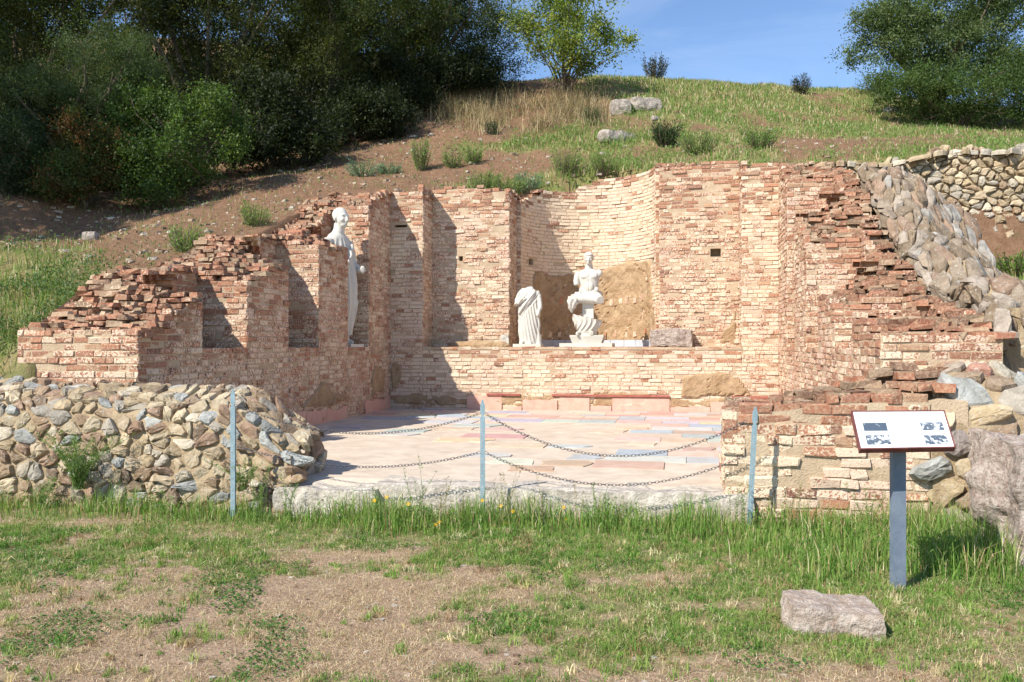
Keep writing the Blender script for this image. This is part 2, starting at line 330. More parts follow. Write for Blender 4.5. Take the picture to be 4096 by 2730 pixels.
def frag(mb, c, sx, sy, sz, ang, col, j=.011, tilt=.045):        # one broken brick lying flat
    ca, sa = math.cos(ang), math.sin(ang); tx, ty = random.gauss(0, tilt), random.gauss(0, tilt); V = []
    for z in (-.5, .5):
        for x, y in ((-.5, -.5), (.5, -.5), (.5, .5), (-.5, .5)):
            k = 1 if z < 0 else .93
            X = x*sx*k+random.gauss(0, j); Y = y*sy*k+random.gauss(0, j); Zz = z*sz + X*tx + Y*ty + random.gauss(0, j*.3)
            V.append(B(c[0]+X*ca-Y*sa, c[1]+X*sa+Y*ca, c[2]+Zz))
    mb.add(V, [(3, 2, 1, 0), (4, 5, 6, 7), (0, 1, 5, 4), (1, 2, 6, 5), (2, 3, 7, 6), (3, 0, 4, 7)], col)
def top_col():
    c = random.choice(((.34, .14, .08), (.29, .13, .08), (.24, .11, .07), (.36, .18, .11), (.34, .23, .15), (.22, .13, .09), (.38, .16, .10), (.42, .31, .21))); k = random.uniform(.7, 1.15)
    return tuple(q*k for q in c) + (random.choice((.1, .2, .3, .3, .38)),)
def ruin_top(mb, u0, u1, v0, v1, H, dv=.105, lift=0.):
    v = v0 + .06
    while v < v1 - .03:
        u = u0 + random.uniform(-.02, .06)
        while u < u1 - .03:
            L = random.choice((.07, .10, .13, .16, .2, .24)); uc = min(u + L/2, u1-.03); vv = v + random.gauss(0, .025)
            h = float(H(uc, vv)) + random.gauss(0, .014); q = .55*math.floor(h/CH)*CH + .45*(h-.04)
            frag(mb, (uc, min(max(vv+.06, v0+.07), v1+.05), q + .012 + random.gauss(0, .010) + lift), L-.012, random.uniform(.12, .22), random.uniform(.045, .07), random.gauss(0, .12), top_col())
            u += L
        v += dv
def block(mb, u0, u1, v0, v1, zb, H, n=.12, drop=.10):          # mortar mass with an uneven top
    U = np.linspace(u0, u1, max(2, int((u1-u0)/n)+1)); Vv = np.linspace(v0, v1, max(2, int((v1-v0)/n)+1)); a, b = len(U), len(Vv)
    vs = []; 
    for y in Vv:
        for x in U: vs.append(B(x, y, float(H(x, y)) - drop + .03*random.uniform(-1, 1)))
    Fc = [(j*a+i, j*a+i+1, (j+1)*a+i+1, (j+1)*a+i) for j in range(b-1) for i in range(a-1)]
    rim = [i for i in range(a)] + [j*a+a-1 for j in range(1, b)] + [(b-1)*a+i for i in range(a-2, -1, -1)] + [j*a for j in range(b-2, 0, -1)]
    base = len(vs)
    for r in rim: x, y, z = vs[r]; vs.append((x, y, zb))
    L = len(rim); Fc += [(rim[i], base+i, base+(i+1) % L, rim[(i+1) % L]) for i in range(L)]
    mb.add(vs, Fc)

# ---------------------------------------------------------------- the two side walls
def side_wall(root, sg, uin, T, Hin, Hout):
    fb, mo, tp = MB(), MB(), MB()
    U = lambda w_: uin + sg*w_
    Hc = lambda u_, v_: float(Hout(v_)) + .035*math.sin(v_*5+u_*4)
    Hp = lambda u_, v_: float(Hin(v_)) + (float(Hout(v_))-float(Hin(v_)))*min(1, max(0, (abs(u_-uin)-.15)/(WD-.2)))
    def newf(s, z, top): return max(.10, min(.85, 1.0-(top-z)/.75)) if top-z < 1.0 else .10
    inner = lambda off: (lambda s, z, h: B(U(-h + off), s, z))
    for a, b in PIERS:
        ee = lambda s, z, a=a, b=b: max(newf(s, z, float(Hin(s))), .35 if (min(s-a, b-s) < .14 and z > LEDGE) else 0)
        st = lambda s: math.floor(float(Hin(s))/CH)*CH + .02
        lay(fb, inner(0), a, b, FLOOR-.04, st, ee); mortar_face(mo, inner(0), a, b, FLOOR-.1, lambda s: float(Hin(s))-.04)
        u0, u1 = sorted((U(.02), U(WD+.02)))
        block(mo, u0, u1, a+.02, b-.02, .2, Hp); ruin_top(tp, u0+.02, u1, a, b-.1, Hp)
    for i, (a, b) in enumerate(NICHE):
        lay(fb, inner(0), a, b, FLOOR-.04, lambda s: LEDGE-.015, lambda s, z: .7 if z > LEDGE-.2 else .1)
        mortar_face(mo, inner(0), a, b, FLOOR-.1, lambda s: LEDGE-.01)
        u0, u1 = sorted((U(.0), U(WD+.05)))
        mo.add([B(u0, a, LEDGE-.008), B(u1, a, LEDGE-.008), B(u1, b, LEDGE-.008), B(u0, b, LEDGE-.008)], [(0, 1, 2, 3)])
        hb = lambda s: float(Hout(s)) - .0
        lay(fb, inner(WD), a-.05, b+.05, LEDGE, hb, lambda s, z: newf(s, z, float(Hout(s)))); mortar_face(mo, inner(WD), a, b, LEDGE, lambda s: float(Hout(s))-.05)
        for vj, dn in ((b, -1), (a, 1)):
            jm = lambda s, z, h, vj=vj, dn=dn: B(U(s), vj+dn*h, z)
            ht = lambda s, vj=vj: max(float(Hin(vj+(.03 if vj == b else -.03))), float(Hout(vj)) if s > WD*.55 else 0)
            lay(fb, jm, 0.0, WD, LEDGE, ht, lambda s, z, vj=vj: newf(s, z, float(Hin(vj))) if z > 0 else 0); mortar_face(mo, jm, 0, WD, LEDGE, lambda s, vj=vj: float(Hin(vj))-.04)
    u0, u1 = sorted((U(WD+.03), U(T-.02)))
    block(mo, u0, u1, V0+.02, VB+1.2, .2, Hc); ruin_top(tp, u0-.02, u1+.05, V0, VB+.9, Hc)
    em = lambda s, z, h: B(U(s), V0-h, z)
    lay(fb, em, 0, T, .1, lambda s: float(Hout(V0)), lambda s, z: .45 if z > 1.25 else .25); mortar_face(mo, em, 0, T, .1, lambda s: float(Hout(V0))-.03)
    om = lambda s, z, h: B(U(T+h), s, z); mortar_face(mo, om, V0, VB+1.2, .2, lambda s: float(Hout(s))-.05, step=.3)
    mo.build('mortar', MORTAR, root); fb.build('brick_facing', BRICK, root); tp.build('ruined_top', BRICK, root)
WASH = (.43, .56)
lw = thing('brick_wall', 'shaded left brick side wall with three niches and a crumbling stepped top', 'ruined wall', B(UL, V0, 0), 'side walls of the roofless hall')
side_wall(lw, -1, UL, 1.49, HL_in, HL_out)
rw = thing('brick_wall', 'sunlit right brick side wall with three niches, its crumbled top sloping down towards the sign', 'ruined wall', B(UR, V0, 0), 'side walls of the roofless hall')
side_wall(rw, 1, UR, 1.03, HR_in, HR_out)

# ---------------------------------------------------------------- back wall with podium, recess and apse
bw = thing('brick_wall', 'tall back wall of pale brick with a curved central apse above a brick podium', 'ruined wall', B(-1.97, VB, 0))
fb, mo, tp = MB(), MB(), MB()
V1, V2 = 17.5, 18.3; PL, PR = -5.07, 1.13; AL, AR = -3.44, -.40; RA = 1.42; UC = -1.92
def nf(base=.1, band=.5, tp_=None):
    return lambda s, z: max(base, min(.8, 1.05-(tp_(s)-z)/band)) if tp_ is not None else base
def wallface(M, s0, s1, z0, top, new, holes=(), **kw):
    lay(fb, M, s0, s1, z0, top, new, holes, **kw); mortar_face(mo, M, s0, s1, z0-.02, lambda s: float(top(s))-.03, holes)
front = lambda vv: (lambda s, z, h: B(s, vv-h, z))
tP0L = lambda s: 4.68; tP0R = lambda s: 4.95 + .03*math.sin(s*9)
tP1L = interp([(PL, 4.86), (-4.0, 4.86), (-3.98, 4.78), (AL, 4.78)]); tP1R = interp([(AR, 5.05), (-.1, 5.09), (.3, 5.16), (PR, 5.17)])
WASH = (.50, .64)
wallface(front(VB), UL, PL, FLOOR-.04, tP0L, nf(.12, .8, tP0L), [(-5.66, -5.40, 3.97, 4.02)])
wallface(front(VB), PR, UR, FLOOR-.04, tP0R, nf(.12, 1.2, tP0R))
WASH = (.54, .66)
wallface(front(VB), PL, PR, FLOOR-.04, lambda s: LEDGE-.01, lambda s, z: .7 if z > LEDGE-.2 else (.22 if z > LEDGE-.36 else .03), skip=.008)
WASH = (.45, .58)
wallface(front(V1), PL, AL, LEDGE, tP1L, nf(.16, .7, tP1L), [(-4.50, -4.42, 3.34, 3.44)], wear=1.5, skip=.02)
wallface(front(V1), AR, PR, LEDGE, tP1R, lambda s, z: max(.10, min(.85, 1.05-(tP1R(s)-z)/1.3), .6 if (s < AR+.16 and z > 2.6) else 0), [(.58, .78, 3.33, 3.49)], wear=1.5, skip=.02)
for uu, a, b, tt, sg in ((PL, VB, V1, 4.8, 1), (AL, V1, V2, 4.74, 1), (AR, V1, V2, 5.1, -1), (PR, VB, V1, 5.05, -1)):
    wallface(lambda s, z, h, uu=uu, sg=sg: B(uu+sg*h, s, z), a, b, LEDGE, lambda s, tt=tt: tt, lambda s, z, tt=tt: .6 if z > tt-.6 else .12)
wallface(front(V2), AL, UC-RA, LEDGE, lambda s: 4.7, lambda s, z: .2)
wallface(front(V2), UC+RA, AR, LEDGE, lambda s: 5.2, lambda s, z: .5 if z > 3 else .15)
LA = math.pi*RA
WASH = (.58, .70)
def apse(s, z, h):
    th = math.pi - s/RA; r = RA - h
    return B(UC + r*math.cos(th), V2 + r*math.sin(th), z)
tA = interp([(0, 4.68), (.25, 4.68), (.6, 4.84), (.62, 4.92), (.9, 4.92), (.92, 5.05), (1.85, 5.05), (1.88, 5.13), (2.05, 5.2), (2.4, 5.32), (LA, 5.36)])
wallface(apse, 0, LA, LEDGE, tA, lambda s, z: .55 if tA(s)-z < .2 else .03, [(.50, .66, 3.36, 3.49), (LA-.50, LA-.36, 3.34, 3.45)], skip=.004)
for u0, u1, a, b, h in ((UL-1.4, PL-.03, VB+.33, 18.7, 4.68), (PL-.03, AL-.03, V1+.33, 19.2, 4.8), (AR+.03, PR+.03, V1+.33, 19.2, 5.15), (PR+.03, UR+1.0, VB+.33, 18.8, 4.97)):
    block(mo, u0, u1, a, b, 1.2, lambda x, y, h=h: h); ruin_top(tp, u0, u1, a-.28, b, lambda x, y, h=h: h+.02)
for s in np.arange(.08, LA, .17):
    for dr in (.1, .3, .5):
        p = apse(s, 0, -dr); uu = p[0]*CP-p[1]*SP; vv = p[0]*SP+p[1]*CP
        frag(tp, (uu, vv, float(tA(s))-.02), .22, .2, .07, -s/RA+math.pi/2, top_col())
M_l = MB(); M_l.add([B(PL-.02, VB-.012, LEDGE-.005), B(PR+.02, VB-.012, LEDGE-.005), B(PR+.02, 19.85, LEDGE-.005), B(PL-.02, 19.85, LEDGE-.005), B(PL-.02, VB-.012, LEDGE-.05), B(PR+.02, VB-.012, LEDGE-.05)], [(0, 1, 2, 3), (4, 5, 1, 0)])
M_l.build('ledge', MORTAR, bw)
mo.build('mortar', MORTAR, bw); fb.build('brick_facing', BRICK, bw); tp.build('ruined_top', BRICK, bw)

# plaster patches: outlines in (s, z) on a wall map, real thickness
def blob(mb, M, pts, th=.035, amp=.02, seed=1., st=.035):
    P = np.array(pts); lo, hi = P.min(0)-.06, P.max(0)+.06; S = np.arange(lo[0], hi[0]+st, st); Z = np.arange(lo[1], hi[1]+st, st); SS, ZZ_ = np.meshgrid(S, Z)
    dmin = np.full(SS.shape, 9.); ins = np.zeros(SS.shape, bool)
    for k in range(len(P)):
        a, b = P[k], P[(k+1) % len(P)]; e = b-a; t = np.clip(((SS-a[0])*e[0]+(ZZ_-a[1])*e[1])/(e@e+1e-9), 0, 1); dmin = np.minimum(dmin, np.hypot(SS-a[0]-t*e[0], ZZ_-a[1]-t*e[1]))
        if a[1] != b[1]: ins ^= ((a[1] > ZZ_) != (b[1] > ZZ_)) & (SS < e[0]*(ZZ_-a[1])/(b[1]-a[1])+a[0])
    d = np.where(ins, dmin, -dmin) + .07*fbm2(SS, ZZ_, 3.5, 4, seed); k = np.clip(d/.05+.4, 0, 1); k = k*k*(3-2*k); cr = np.abs(fbm2(SS, ZZ_, 2.2, 3, seed+9)); 
    H = k*(th + amp*1.3*fbm2(SS, ZZ_, 4, 4, seed+3) + amp*.5*fbm2(SS, ZZ_, 14, 2, seed+5) - .03*(cr < .02)) - .035*(1-k); nx_ = len(S); V = [M(a, b, c) for a, b, c in zip(SS.ravel(), ZZ_.ravel(), H.ravel())]
    Fc = [(q*nx_+p, q*nx_+p+1, (q+1)*nx_+p+1, (q+1)*nx_+p) for q in range(len(Z)-1) for p in range(nx_-1) if k[q:q+2, p:p+2].max() > 0]; mb.add(V, Fc)
pm = MB()
blob(pm, apse, [(.60, 1.60), (.60, 2.5), (.62, 3.0), (.75, 3.22), (1.0, 3.26), (1.2, 3.18), (1.7, 3.20), (2.1, 3.17), (2.6, 3.35), (3.0, 3.45), (3.5, 3.48), (3.85, 3.40), (3.95, 2.9), (4.0, 2.3), (4.42, 2.35), (4.44, 1.50), (3.0, 1.50), (.6, 1.50)], .045, .03, seed=2)
pm.build('plaster_patch', PLASTER, bw)
pm = MB()
blob(pm, front(VB), [(.02, .62), (.05, .95), (.3, 1.08), (.7, 1.10), (1.1, 1.0), (1.25, .80), (1.30, .63)], .05, seed=3); pm.build('plaster_patch', PLASTER, bw)
pm = MB(); blob(pm, front(VB), [(-5.72, .70), (-5.72, 1.15), (-5.64, 1.25), (-5.52, 1.18), (-5.5, .95), (-5.6, .72)], .04, seed=4); pm.build('plaster_patch', PLASTER, bw)
pm = MB(); blob(pm, front(VB), [(-5.70, .46), (-5.6, .66), (-5.0, .62), (-4.3, .56), (-3.2, .62), (-2.6, .60), (-1.4, .70), (-.6, .64), (-.1, .60), (1.75, .60), (1.75, .40), (-5.6, .40)], .02, amp=.012, seed=5); pm.build('plaster_patch', PLASTER, bw)
pm = MB(); blob(pm, front(V1), [(.75, 1.6), (.78, 1.8), (.95, 2.0), (1.02, 2.3), (1.09, 2.32), (1.10, 1.6)], .02, seed=6); pm.build('plaster_patch', PLASTER, bw)
linner = lambda s, z, h: B(UL+h, s, z)
pm = MB(); blob(pm, linner, [(12.4, .60), (12.9, .80), (13.35, 1.02), (13.6, .98), (13.8, .80), (14.6, .72), (14.9, .60)], .04, seed=7); pm.build('plaster_patch', PLASTER, lw)
pm = MB(); blob(pm, linner, [(15.7, .66), (15.65, .95), (15.85, 1.22), (16.2, 1.22), (16.35, .95), (16.2, .68)], .05, seed=8); pm.build('plaster_patch', PLASTER, lw)
# tile chips set in the apse plaster
cm = MB()
for s, z in [(.95, 2.6), (1.2, 2.58), (1.45, 2.6), (2.45, 2.6), (2.65, 2.55), (2.9, 2.58), (3.05, 2.6), (3.3, 2.58), (3.55, 2.62), (.9, 1.85), (1.15, 1.83), (1.4, 1.84), (2.5, 1.8), (2.75, 1.86), (3.05, 1.83), (3.3, 1.84), (3.7, 1.9), (2.2, 2.9), (4.1, 1.9)]:
    a = random.gauss(0, .2); L = random.uniform(.10, .17); wv = random.uniform(.025, .06); q = [(-wv, -L/2), (wv, -L/2), (wv*.8, L/2), (-wv*.7, L/2)]
    V = [apse(s+x*math.cos(a)-y*math.sin(a), z+x*math.sin(a)+y*math.cos(a), h) for h in (.03, .062) for x, y in q]
    cm.add(V, [(4, 5, 6, 7), (0, 1, 5, 4), (1, 2, 6, 5), (2, 3, 7, 6), (3, 0, 4, 7)], random.choice(((.5, .19, .1, .3), (.62, .4, .3, .5), (.5, .3, .2, .4))))
cm.build('tile_chip_row', BRICK, bw)
bm_ = MB()
for s in np.arange(.12, LA-.2, .36):
    q = [apse(a, z, h) for h in (.05, .07) for a, z in ((s, LEDGE), (s+.35, LEDGE), (s+.35, LEDGE+.15), (s, LEDGE+.15))]
    bm_.add(q, [(4, 5, 6, 7), (7, 6, 2, 3), (0, 4, 7, 3), (1, 2, 6, 5)])
bm_.build('marble_skirting', BLUEM, bw)
# pink marble skirting with a broken top, and its dark red cap
def skirting(parent, M, segs, base=FLOOR):
    mb = MB()
    for a, b, hh in segs:
        n = max(3, int((b-a)/.06)); xsn = np.linspace(a, b, n)
        zt = [base + hh - abs(n1(x, 3.5, 5))*.10*(1 if hh < .26 else .1) for x in xsn]
        V = [M(x, base, .03) for x in xsn] + [M(x, z, .03) for x, z in zip(xsn, zt)] + [M(x, z, -.01) for x, z in zip(xsn, zt)]
        Fc = [(i, i+1, n+i+1, n+i) for i in range(n-1)] + [(n+i, n+i+1, 2*n+i+1, 2*n+i) for i in range(n-1)] + [(0, n, 2*n), (n-1, 2*n-1, 3*n-1)]
        mb.add(V, Fc)
    mb.build('pink_skirting', PINK, parent)
skirting(bw, front(VB), [(-4.15, -3.45, .28), (-3.35, -3.05, .10), (-3.03, -2.35, .22), (-2.30, -1.72, .27), (-1.70, -1.30, .16), (-1.28, -.20, .27), (-.18, .55, .14), (.56, 1.2, .24), (1.22, 1.75, .26)])
skirting(lw, linner, [(9.5, 10.6, .24), (10.62, 11.6, .27), (11.62, 12.7, .26), (12.72, 13.5, .24), (13.52, 14.4, .22), (15.3, 16.7, .25)])
cpm = MB()
for a, b in ((-3.75, -3.08), (-2.45, -1.85), (-1.84, -.20), (.95, 1.6)):
    q = [B(x, VB-h, z) for z in (FLOOR+.285, FLOOR+.325) for x, h in ((a, 0), (b, 0), (b, .06), (a, .06))]; cpm.add(q, [(4, 5, 6, 7), (3, 2, 1, 0), (2, 3, 7, 6), (0, 3, 7, 4), (1, 2, 6, 5)])
cpm.build('red_cap', REDM, bw)

# ---------------------------------------------------------------- floor
N = 60; us = np.linspace(UL, UR, 70); vs_ = np.linspace(7.80, VB, 90); UU, VV = np.meshgrid(us, vs_); ZZ = FLOOR + .006*fbm2(UU, VV, 1.2, 3) - .07*(VV < 7.9)
XX = UU*CP+VV*SP; YY = -UU*SP+VV*CP; I = np.arange(UU.size).reshape(UU.shape)
fl = make_mesh('floor', np.c_[XX.ravel(), YY.ravel(), ZZ.ravel()], np.stack([I[:-1, :-1], I[:-1, 1:], I[1:, 1:], I[1:, :-1]], -1).reshape(-1, 4), CEMENT, smooth=True); tag(fl, kind='structure')
sl = MB(); pal = [((.38, .42, .47), 5), ((.58, .43, .37), 4), ((.57, .46, .36), 2), ((.46, .47, .48), 2), ((.48, .33, .28), 2), ((.54, .54, .52), 1)]; pc = [c for c, k in pal for _ in range(k)]
v = 8.6
while v < 16.65:
    dv = random.choice((.45, .5, .55, .3)); u = UL + .04 + random.choice((0, .15, .3))
    while u < UR-.1:
        du = random.choice((.6, .62, .75, .9, .45)); uc, vc = u+du/2, v+dv/2
        cover = .22 + .45*sstep(-4.2, .6, uc) + .40*sstep(12.5, 15.6, vc) + .65*float(fbm2(uc, vc, .9, 3, 4)) - .06
        if uc > -.6 and vc > 9.3: cover += .3
        if vc < 9.6: cover -= .25
        if random.random() < cover*1.25:
            ragged = cover < .6 and random.random() < .75; col = tuple(q*random.uniform(.9, 1.08) for q in random.choice(pc)); e = min(u+du-.008, UR-.01)
            q = [(u, v), (e, v), (e, v+dv-.008), (u, v+dv-.008)]
            if ragged:
                P = []
                for i in range(4):
                    a, b = q[i], q[(i+1) % 4]
                    for t in (0, .33, .66): P.append((a[0]*(1-t)+b[0]*t + (uc-(a[0]*(1-t)+b[0]*t))*random.uniform(0, .45), a[1]*(1-t)+b[1]*t + (vc-(a[1]*(1-t)+b[1]*t))*random.uniform(0, .45)))
                q = P
            zt = FLOOR + .011 + random.uniform(0, .002); m_ = len(q)
            sl.add([B(x, y, zt) for x, y in q] + [B(x, y, FLOOR-.01) for x, y in q], [tuple(range(m_))] + [(i, m_+i, m_+(i+1) % m_, (i+1) % m_) for i in range(m_)], col)
        u += du
    v += dv
o = sl.build('paving', MARBLE); tag(o, kind='structure')

# ---------------------------------------------------------------- rubble masonry out of voronoi-shaped stones
SPAL = [(.42, .33, .21), (.47, .38, .26), (.54, .45, .31), (.36, .26, .17), (.40, .36, .30), (.52, .46, .36), (.27, .20, .14), (.40, .41, .39), (.34, .23, .16)]
def cells(w_, h_, size, asp=1., jit=.49):
    sx = size*asp; nx_ = max(1, int(w_/sx)); ny_ = max(1, int(h_/size)); S = []
    for j in range(-1, ny_+1):
        for i in range(-1, nx_+1): S.append(((i+.5+(.5 if j % 2 else 0)+random.uniform(-jit, jit))*w_/nx_, (j+.5+random.uniform(-jit, jit))*h_/ny_))
    S = [q for q in S if random.random() > .22]; S = np.array(S); Q = S/np.array([asp, 1.]); out = []
    for i, p in enumerate(Q):
        if not (-.3*size < S[i, 0] < w_+.3*size and -.4*size < S[i, 1] < h_+.3*size): continue
        d = ((Q-p)**2).sum(1); nb = np.argsort(d)[1:14]; R = size*1.25; poly = [np.array([p[0]+a, p[1]+b]) for a, b in ((-R, -R), (R, -R), (R, R), (-R, R))]
        for k in nb:
            m_ = (p+Q[k])/2; nrm = Q[k]-p; new = []
            for a in range(len(poly)):
                A, Bq = poly[a], poly[(a+1) % len(poly)]; da, db = (A-m_)@nrm, (Bq-m_)@nrm
                if da <= 0: new.append(A)
                if da*db < 0: new.append(A+(Bq-A)*da/(da-db))
            poly = new
            if len(poly) < 3: break
        if len(poly) >= 3: out.append((S[i], [np.array([q[0]*asp, q[1]]) for q in poly]))
    return out
def rubble(mb, mm, M, w_, h_, size=.2, asp=1.15, gap=.93, bulge=.05, pal=SPAL, keep=None, mstep=.1, wdepth=0.):
    for c, poly in cells(w_, h_, size, asp):
        if keep and not keep(c[0], c[1]): continue
        c = np.mean(poly, 0); C = []
        for i in range(len(poly)):
            a, b, d = poly[i-1], poly[i], poly[(i+1) % len(poly)]; C += [b*.78+a*.22, b*.78+d*.22]
        C = [q + np.array([random.gauss(0, .009), random.gauss(0, .009)]) for q in C]; L = len(C); V = []; bl = bulge*random.uniform(.5, 1.7); tx, ty = random.gauss(0, .22), random.gauss(0, .22); sk = gap*random.uniform(.90, 1.0)
        for r, h in ((1.0, -.06), (1.0, bl*.4), (.90, bl*.85), (.55, bl*1.02)):
            for q in C:
                s, t = c+(q-c)*r*sk; hh = h if h < 0 else h*(.8+.35*random.random()) + (s-c[0])*tx*(h/bl) + (t-c[1])*ty*(h/bl); V.append(M(s, t, hh))
        V.append(M(c[0], c[1], bl*1.05)); Fc = []
        for k in range(3):
            for i in range(L): Fc.append((k*L+i, k*L+(i+1) % L, (k+1)*L+(i+1) % L, (k+1)*L+i))
        for i in range(L): Fc.append((3*L+i, 3*L+(i+1) % L, len(V)-1))
        k = random.uniform(.8, 1.18); mb.add(V, Fc, tuple(q*k for q in random.choice(pal)))
    a = np.linspace(0, w_, max(2, int(w_/mstep))); b = np.linspace(0, h_, max(2, int(h_/mstep))); V = [M(s, t, wdepth+.012*random.uniform(-1, 1)) for t in b for s in a]; n_ = len(a)
    mm.add(V, [(j*n_+i, j*n_+i+1, (j+1)*n_+i+1, (j+1)*n_+i) for j in range(len(b)-1) for i in range(n_-1)])
def profile_map(path, u0, gz=lambda u, z: z, s_dir=1, gv=lambda u, v: v):   # path in (v, z); s runs along u
    P = np.array(path); d = np.r_[0, np.cumsum(np.hypot(*np.diff(P, axis=0).T))]; nseg = np.diff(P, axis=0); nseg = nseg/np.linalg.norm(nseg, axis=1)[:, None]; nr = np.c_[-nseg[:, 1], nseg[:, 0]]
    mid = (d[1:]+d[:-1])/2
    def M(s, t, h):
        vv = np.interp(t, d, P[:, 0]); zz = np.interp(t, d, P[:, 1]); a = np.interp(t, mid, nr[:, 0]); b = np.interp(t, mid, nr[:, 1]); u = u0+s_dir*s
        return B(u, gv(u, vv+a*h), gz(u, zz) + b*h)
    return M, d[-1]
# left front wall
sw = thing('stone_wall', 'low rounded fieldstone wall at the left front, weeds hanging on its face', 'stone wall', B(-5.5, 7.7, 0))
mb, mm = MB(), MB()
gl = interp([(-12, 1.15), (-9, 1.1), (-7, 1.03), (-6, 1.0), (-4.35, .98), (-4.05, .86), (-3.8, .70), (-3.55, .62)])
M, L_ = profile_map([(7.60, -.15), (7.68, .5), (7.76, .90), (7.86, 1.0), (8.05, 1.08), (8.28, 1.16), (8.42, 1.12), (8.44, .3)], -9.6, lambda u, z: z*float(gl(u)) if z > 0 else z)
rubble(mb, mm, M, 6.0, L_-.7, .112, 1.3, .94, .04, [tuple(q*.86 for q in c) for c in SPAL], wdepth=.008)
M2 = lambda s, z, h: B(-3.60+h, 7.66+s, z)
rubble(mb, mm, lambda s, t, h: M2(s, .25+t, h), .70, .30, .15, 1.3, .95, .03)
mb.build('stones', STONE, sw); mm.build('mortar', STONEMORTAR, sw)
# right front: brick spur running into rubble
WASH = (.50, .64); CH = .089
sp_ = thing('brick_wall', 'low broken brick spur with a stepped top behind the sign and the right post', 'ruined wall', B(1.3, 7.7, 0))
fb, mo, tp = MB(), MB(), MB(); US0, US1 = .375, 2.02
tS = interp([(.375, 1.06), (.9, 1.08), (1.2, 1.15), (2.1, 1.17)])
fmS = lambda s, z, h: B(s, 7.7-h, z)
lay(fb, fmS, US0, US1, -.05, tS, lambda s, z: .95 if z > .86 else .12, wear=2.2, skip=.015); mortar_face(mo, fmS, US0, US1, -.1, lambda s: float(tS(s))-.04)
em = lambda s, z, h: B(US0-h, 7.7+s, z); lay(fb, em, 0, .6, .25, lambda s: 1.05, lambda s, z: .4, wear=2); mortar_face(mo, em, 0, .6, .2, lambda s: 1.02)
HS = lambda u, v: 1.04 + .20*max(0, min(1, (u-.5)/1.5)) + max(0, (v-7.85))*(.10+.30*max(0, min(1, (u-.9)/1.1)))
block(mo, US0+.02, US1+.3, 7.72, 8.44, -.1, HS); ruin_top(tp, US0, US1+.25, 7.70, 8.40, HS)
mo.build('mortar', MORTAR, sp_); fb.build('brick_facing', BRICK, sp_); tp.build('ruined_top', BRICK, sp_)
rs = thing('stone_wall', 'rubble wall of large mixed stones rising to the right, just behind the sign panel', 'stone wall', B(2.7, 7.7, 0))
mb, mm = MB(), MB()
M, L_ = profile_map([(7.62, -.15), (7.68, .6), (7.74, 1.0), (7.88, 1.15), (8.1, 1.27), (8.40, 1.38), (8.50, 1.3)], 2.03, lambda u, z: z*float(np.interp(u, [2.0, 2.3, 2.7, 3.2], [.98, 1.03, 1.03, .86])) if z > 0 else z)
rubble(mb, mm, M, 1.6, L_, .19, 1.2, .93, .06, SPAL + [(.36, .2, .15), (.42, .41, .40), (.34, .28, .22), (.30, .26, .24)], wdepth=.01); mb.build('stones', STONE, rs); mm.build('mortar', STONEMORTAR, rs)
# outer stone wall running beside the right brick wall
ow = thing('stone_wall', 'long low wall of pale boulders running uphill outside the right brick wall', 'stone wall', B(3.4, 12, 0))
mb, mm = MB(), MB()
def Mo(s, t, h):
    v = 8.9 + s; H = float(HR_out(v)); top = H + .13 + .07*math.sin(v*2.7) + .06*math.sin(v*7.1)
    if t < .7: return B(2.98 - h + .03*math.sin(v*4), v, top - .7 + t)
    k = t-.7
    if k < .6: return B(2.98 + k, v, top + h - .08*k + .03*math.sin(k*9+v*3))
    k -= .6; return B(3.58 + k*.75, v, top - .05 - .62*k + h + .05*math.sin(k*7+v*4))
rubble(mb, mm, Mo, 6.5, 2.3, .14, 1.5, .93, .045, [(.30, .24, .18), (.33, .28, .23), (.25, .19, .13), (.34, .32, .29), (.21, .16, .11), (.30, .21, .15)], wdepth=-.03)
def Me(s, t, h): return B(2.98+s, 8.92-h, .75+t)
rubble(mb, mm, Me, 1.9, 1.2, .16, 1.4, .95, .03, keep=lambda a, b: b < 1.2-.35*a); mb.build('stones', STONE, ow); mm.build('mortar', STONEMORTAR, ow)
# far retaining wall on the right
fw = thing('stone_wall', 'tall dry stone retaining wall across the right background below the grassy terrace', 'stone wall', B(5.5, 16.3, 3))
mb, mm = MB(), MB()
tF = lambda u: 4.66 + .06*u + .05*math.sin(u*3)
def Mf(s, t, h): u = 2.5+s; return B(u, 16.35-h+.12*t, 2.7 + t*(tF(u)-2.7)/2.2)
rubble(mb, mm, Mf, 6.5, 2.2, .112, 1.25, .90, .05, SPAL[:6]+SPAL[:3], wdepth=-.02); 
def Mt(s, t, h): u = 2.5+s; return B(u, 16.55+t, tF(u)+h*.8)
rubble(mb, mm, Mt, 6.5, .45, .15, 1.3, .9, .05, SPAL[:6], wdepth=.0)
mb.build('stones', STONE, fw); mm.build('mortar', STONEMORTAR, fw)

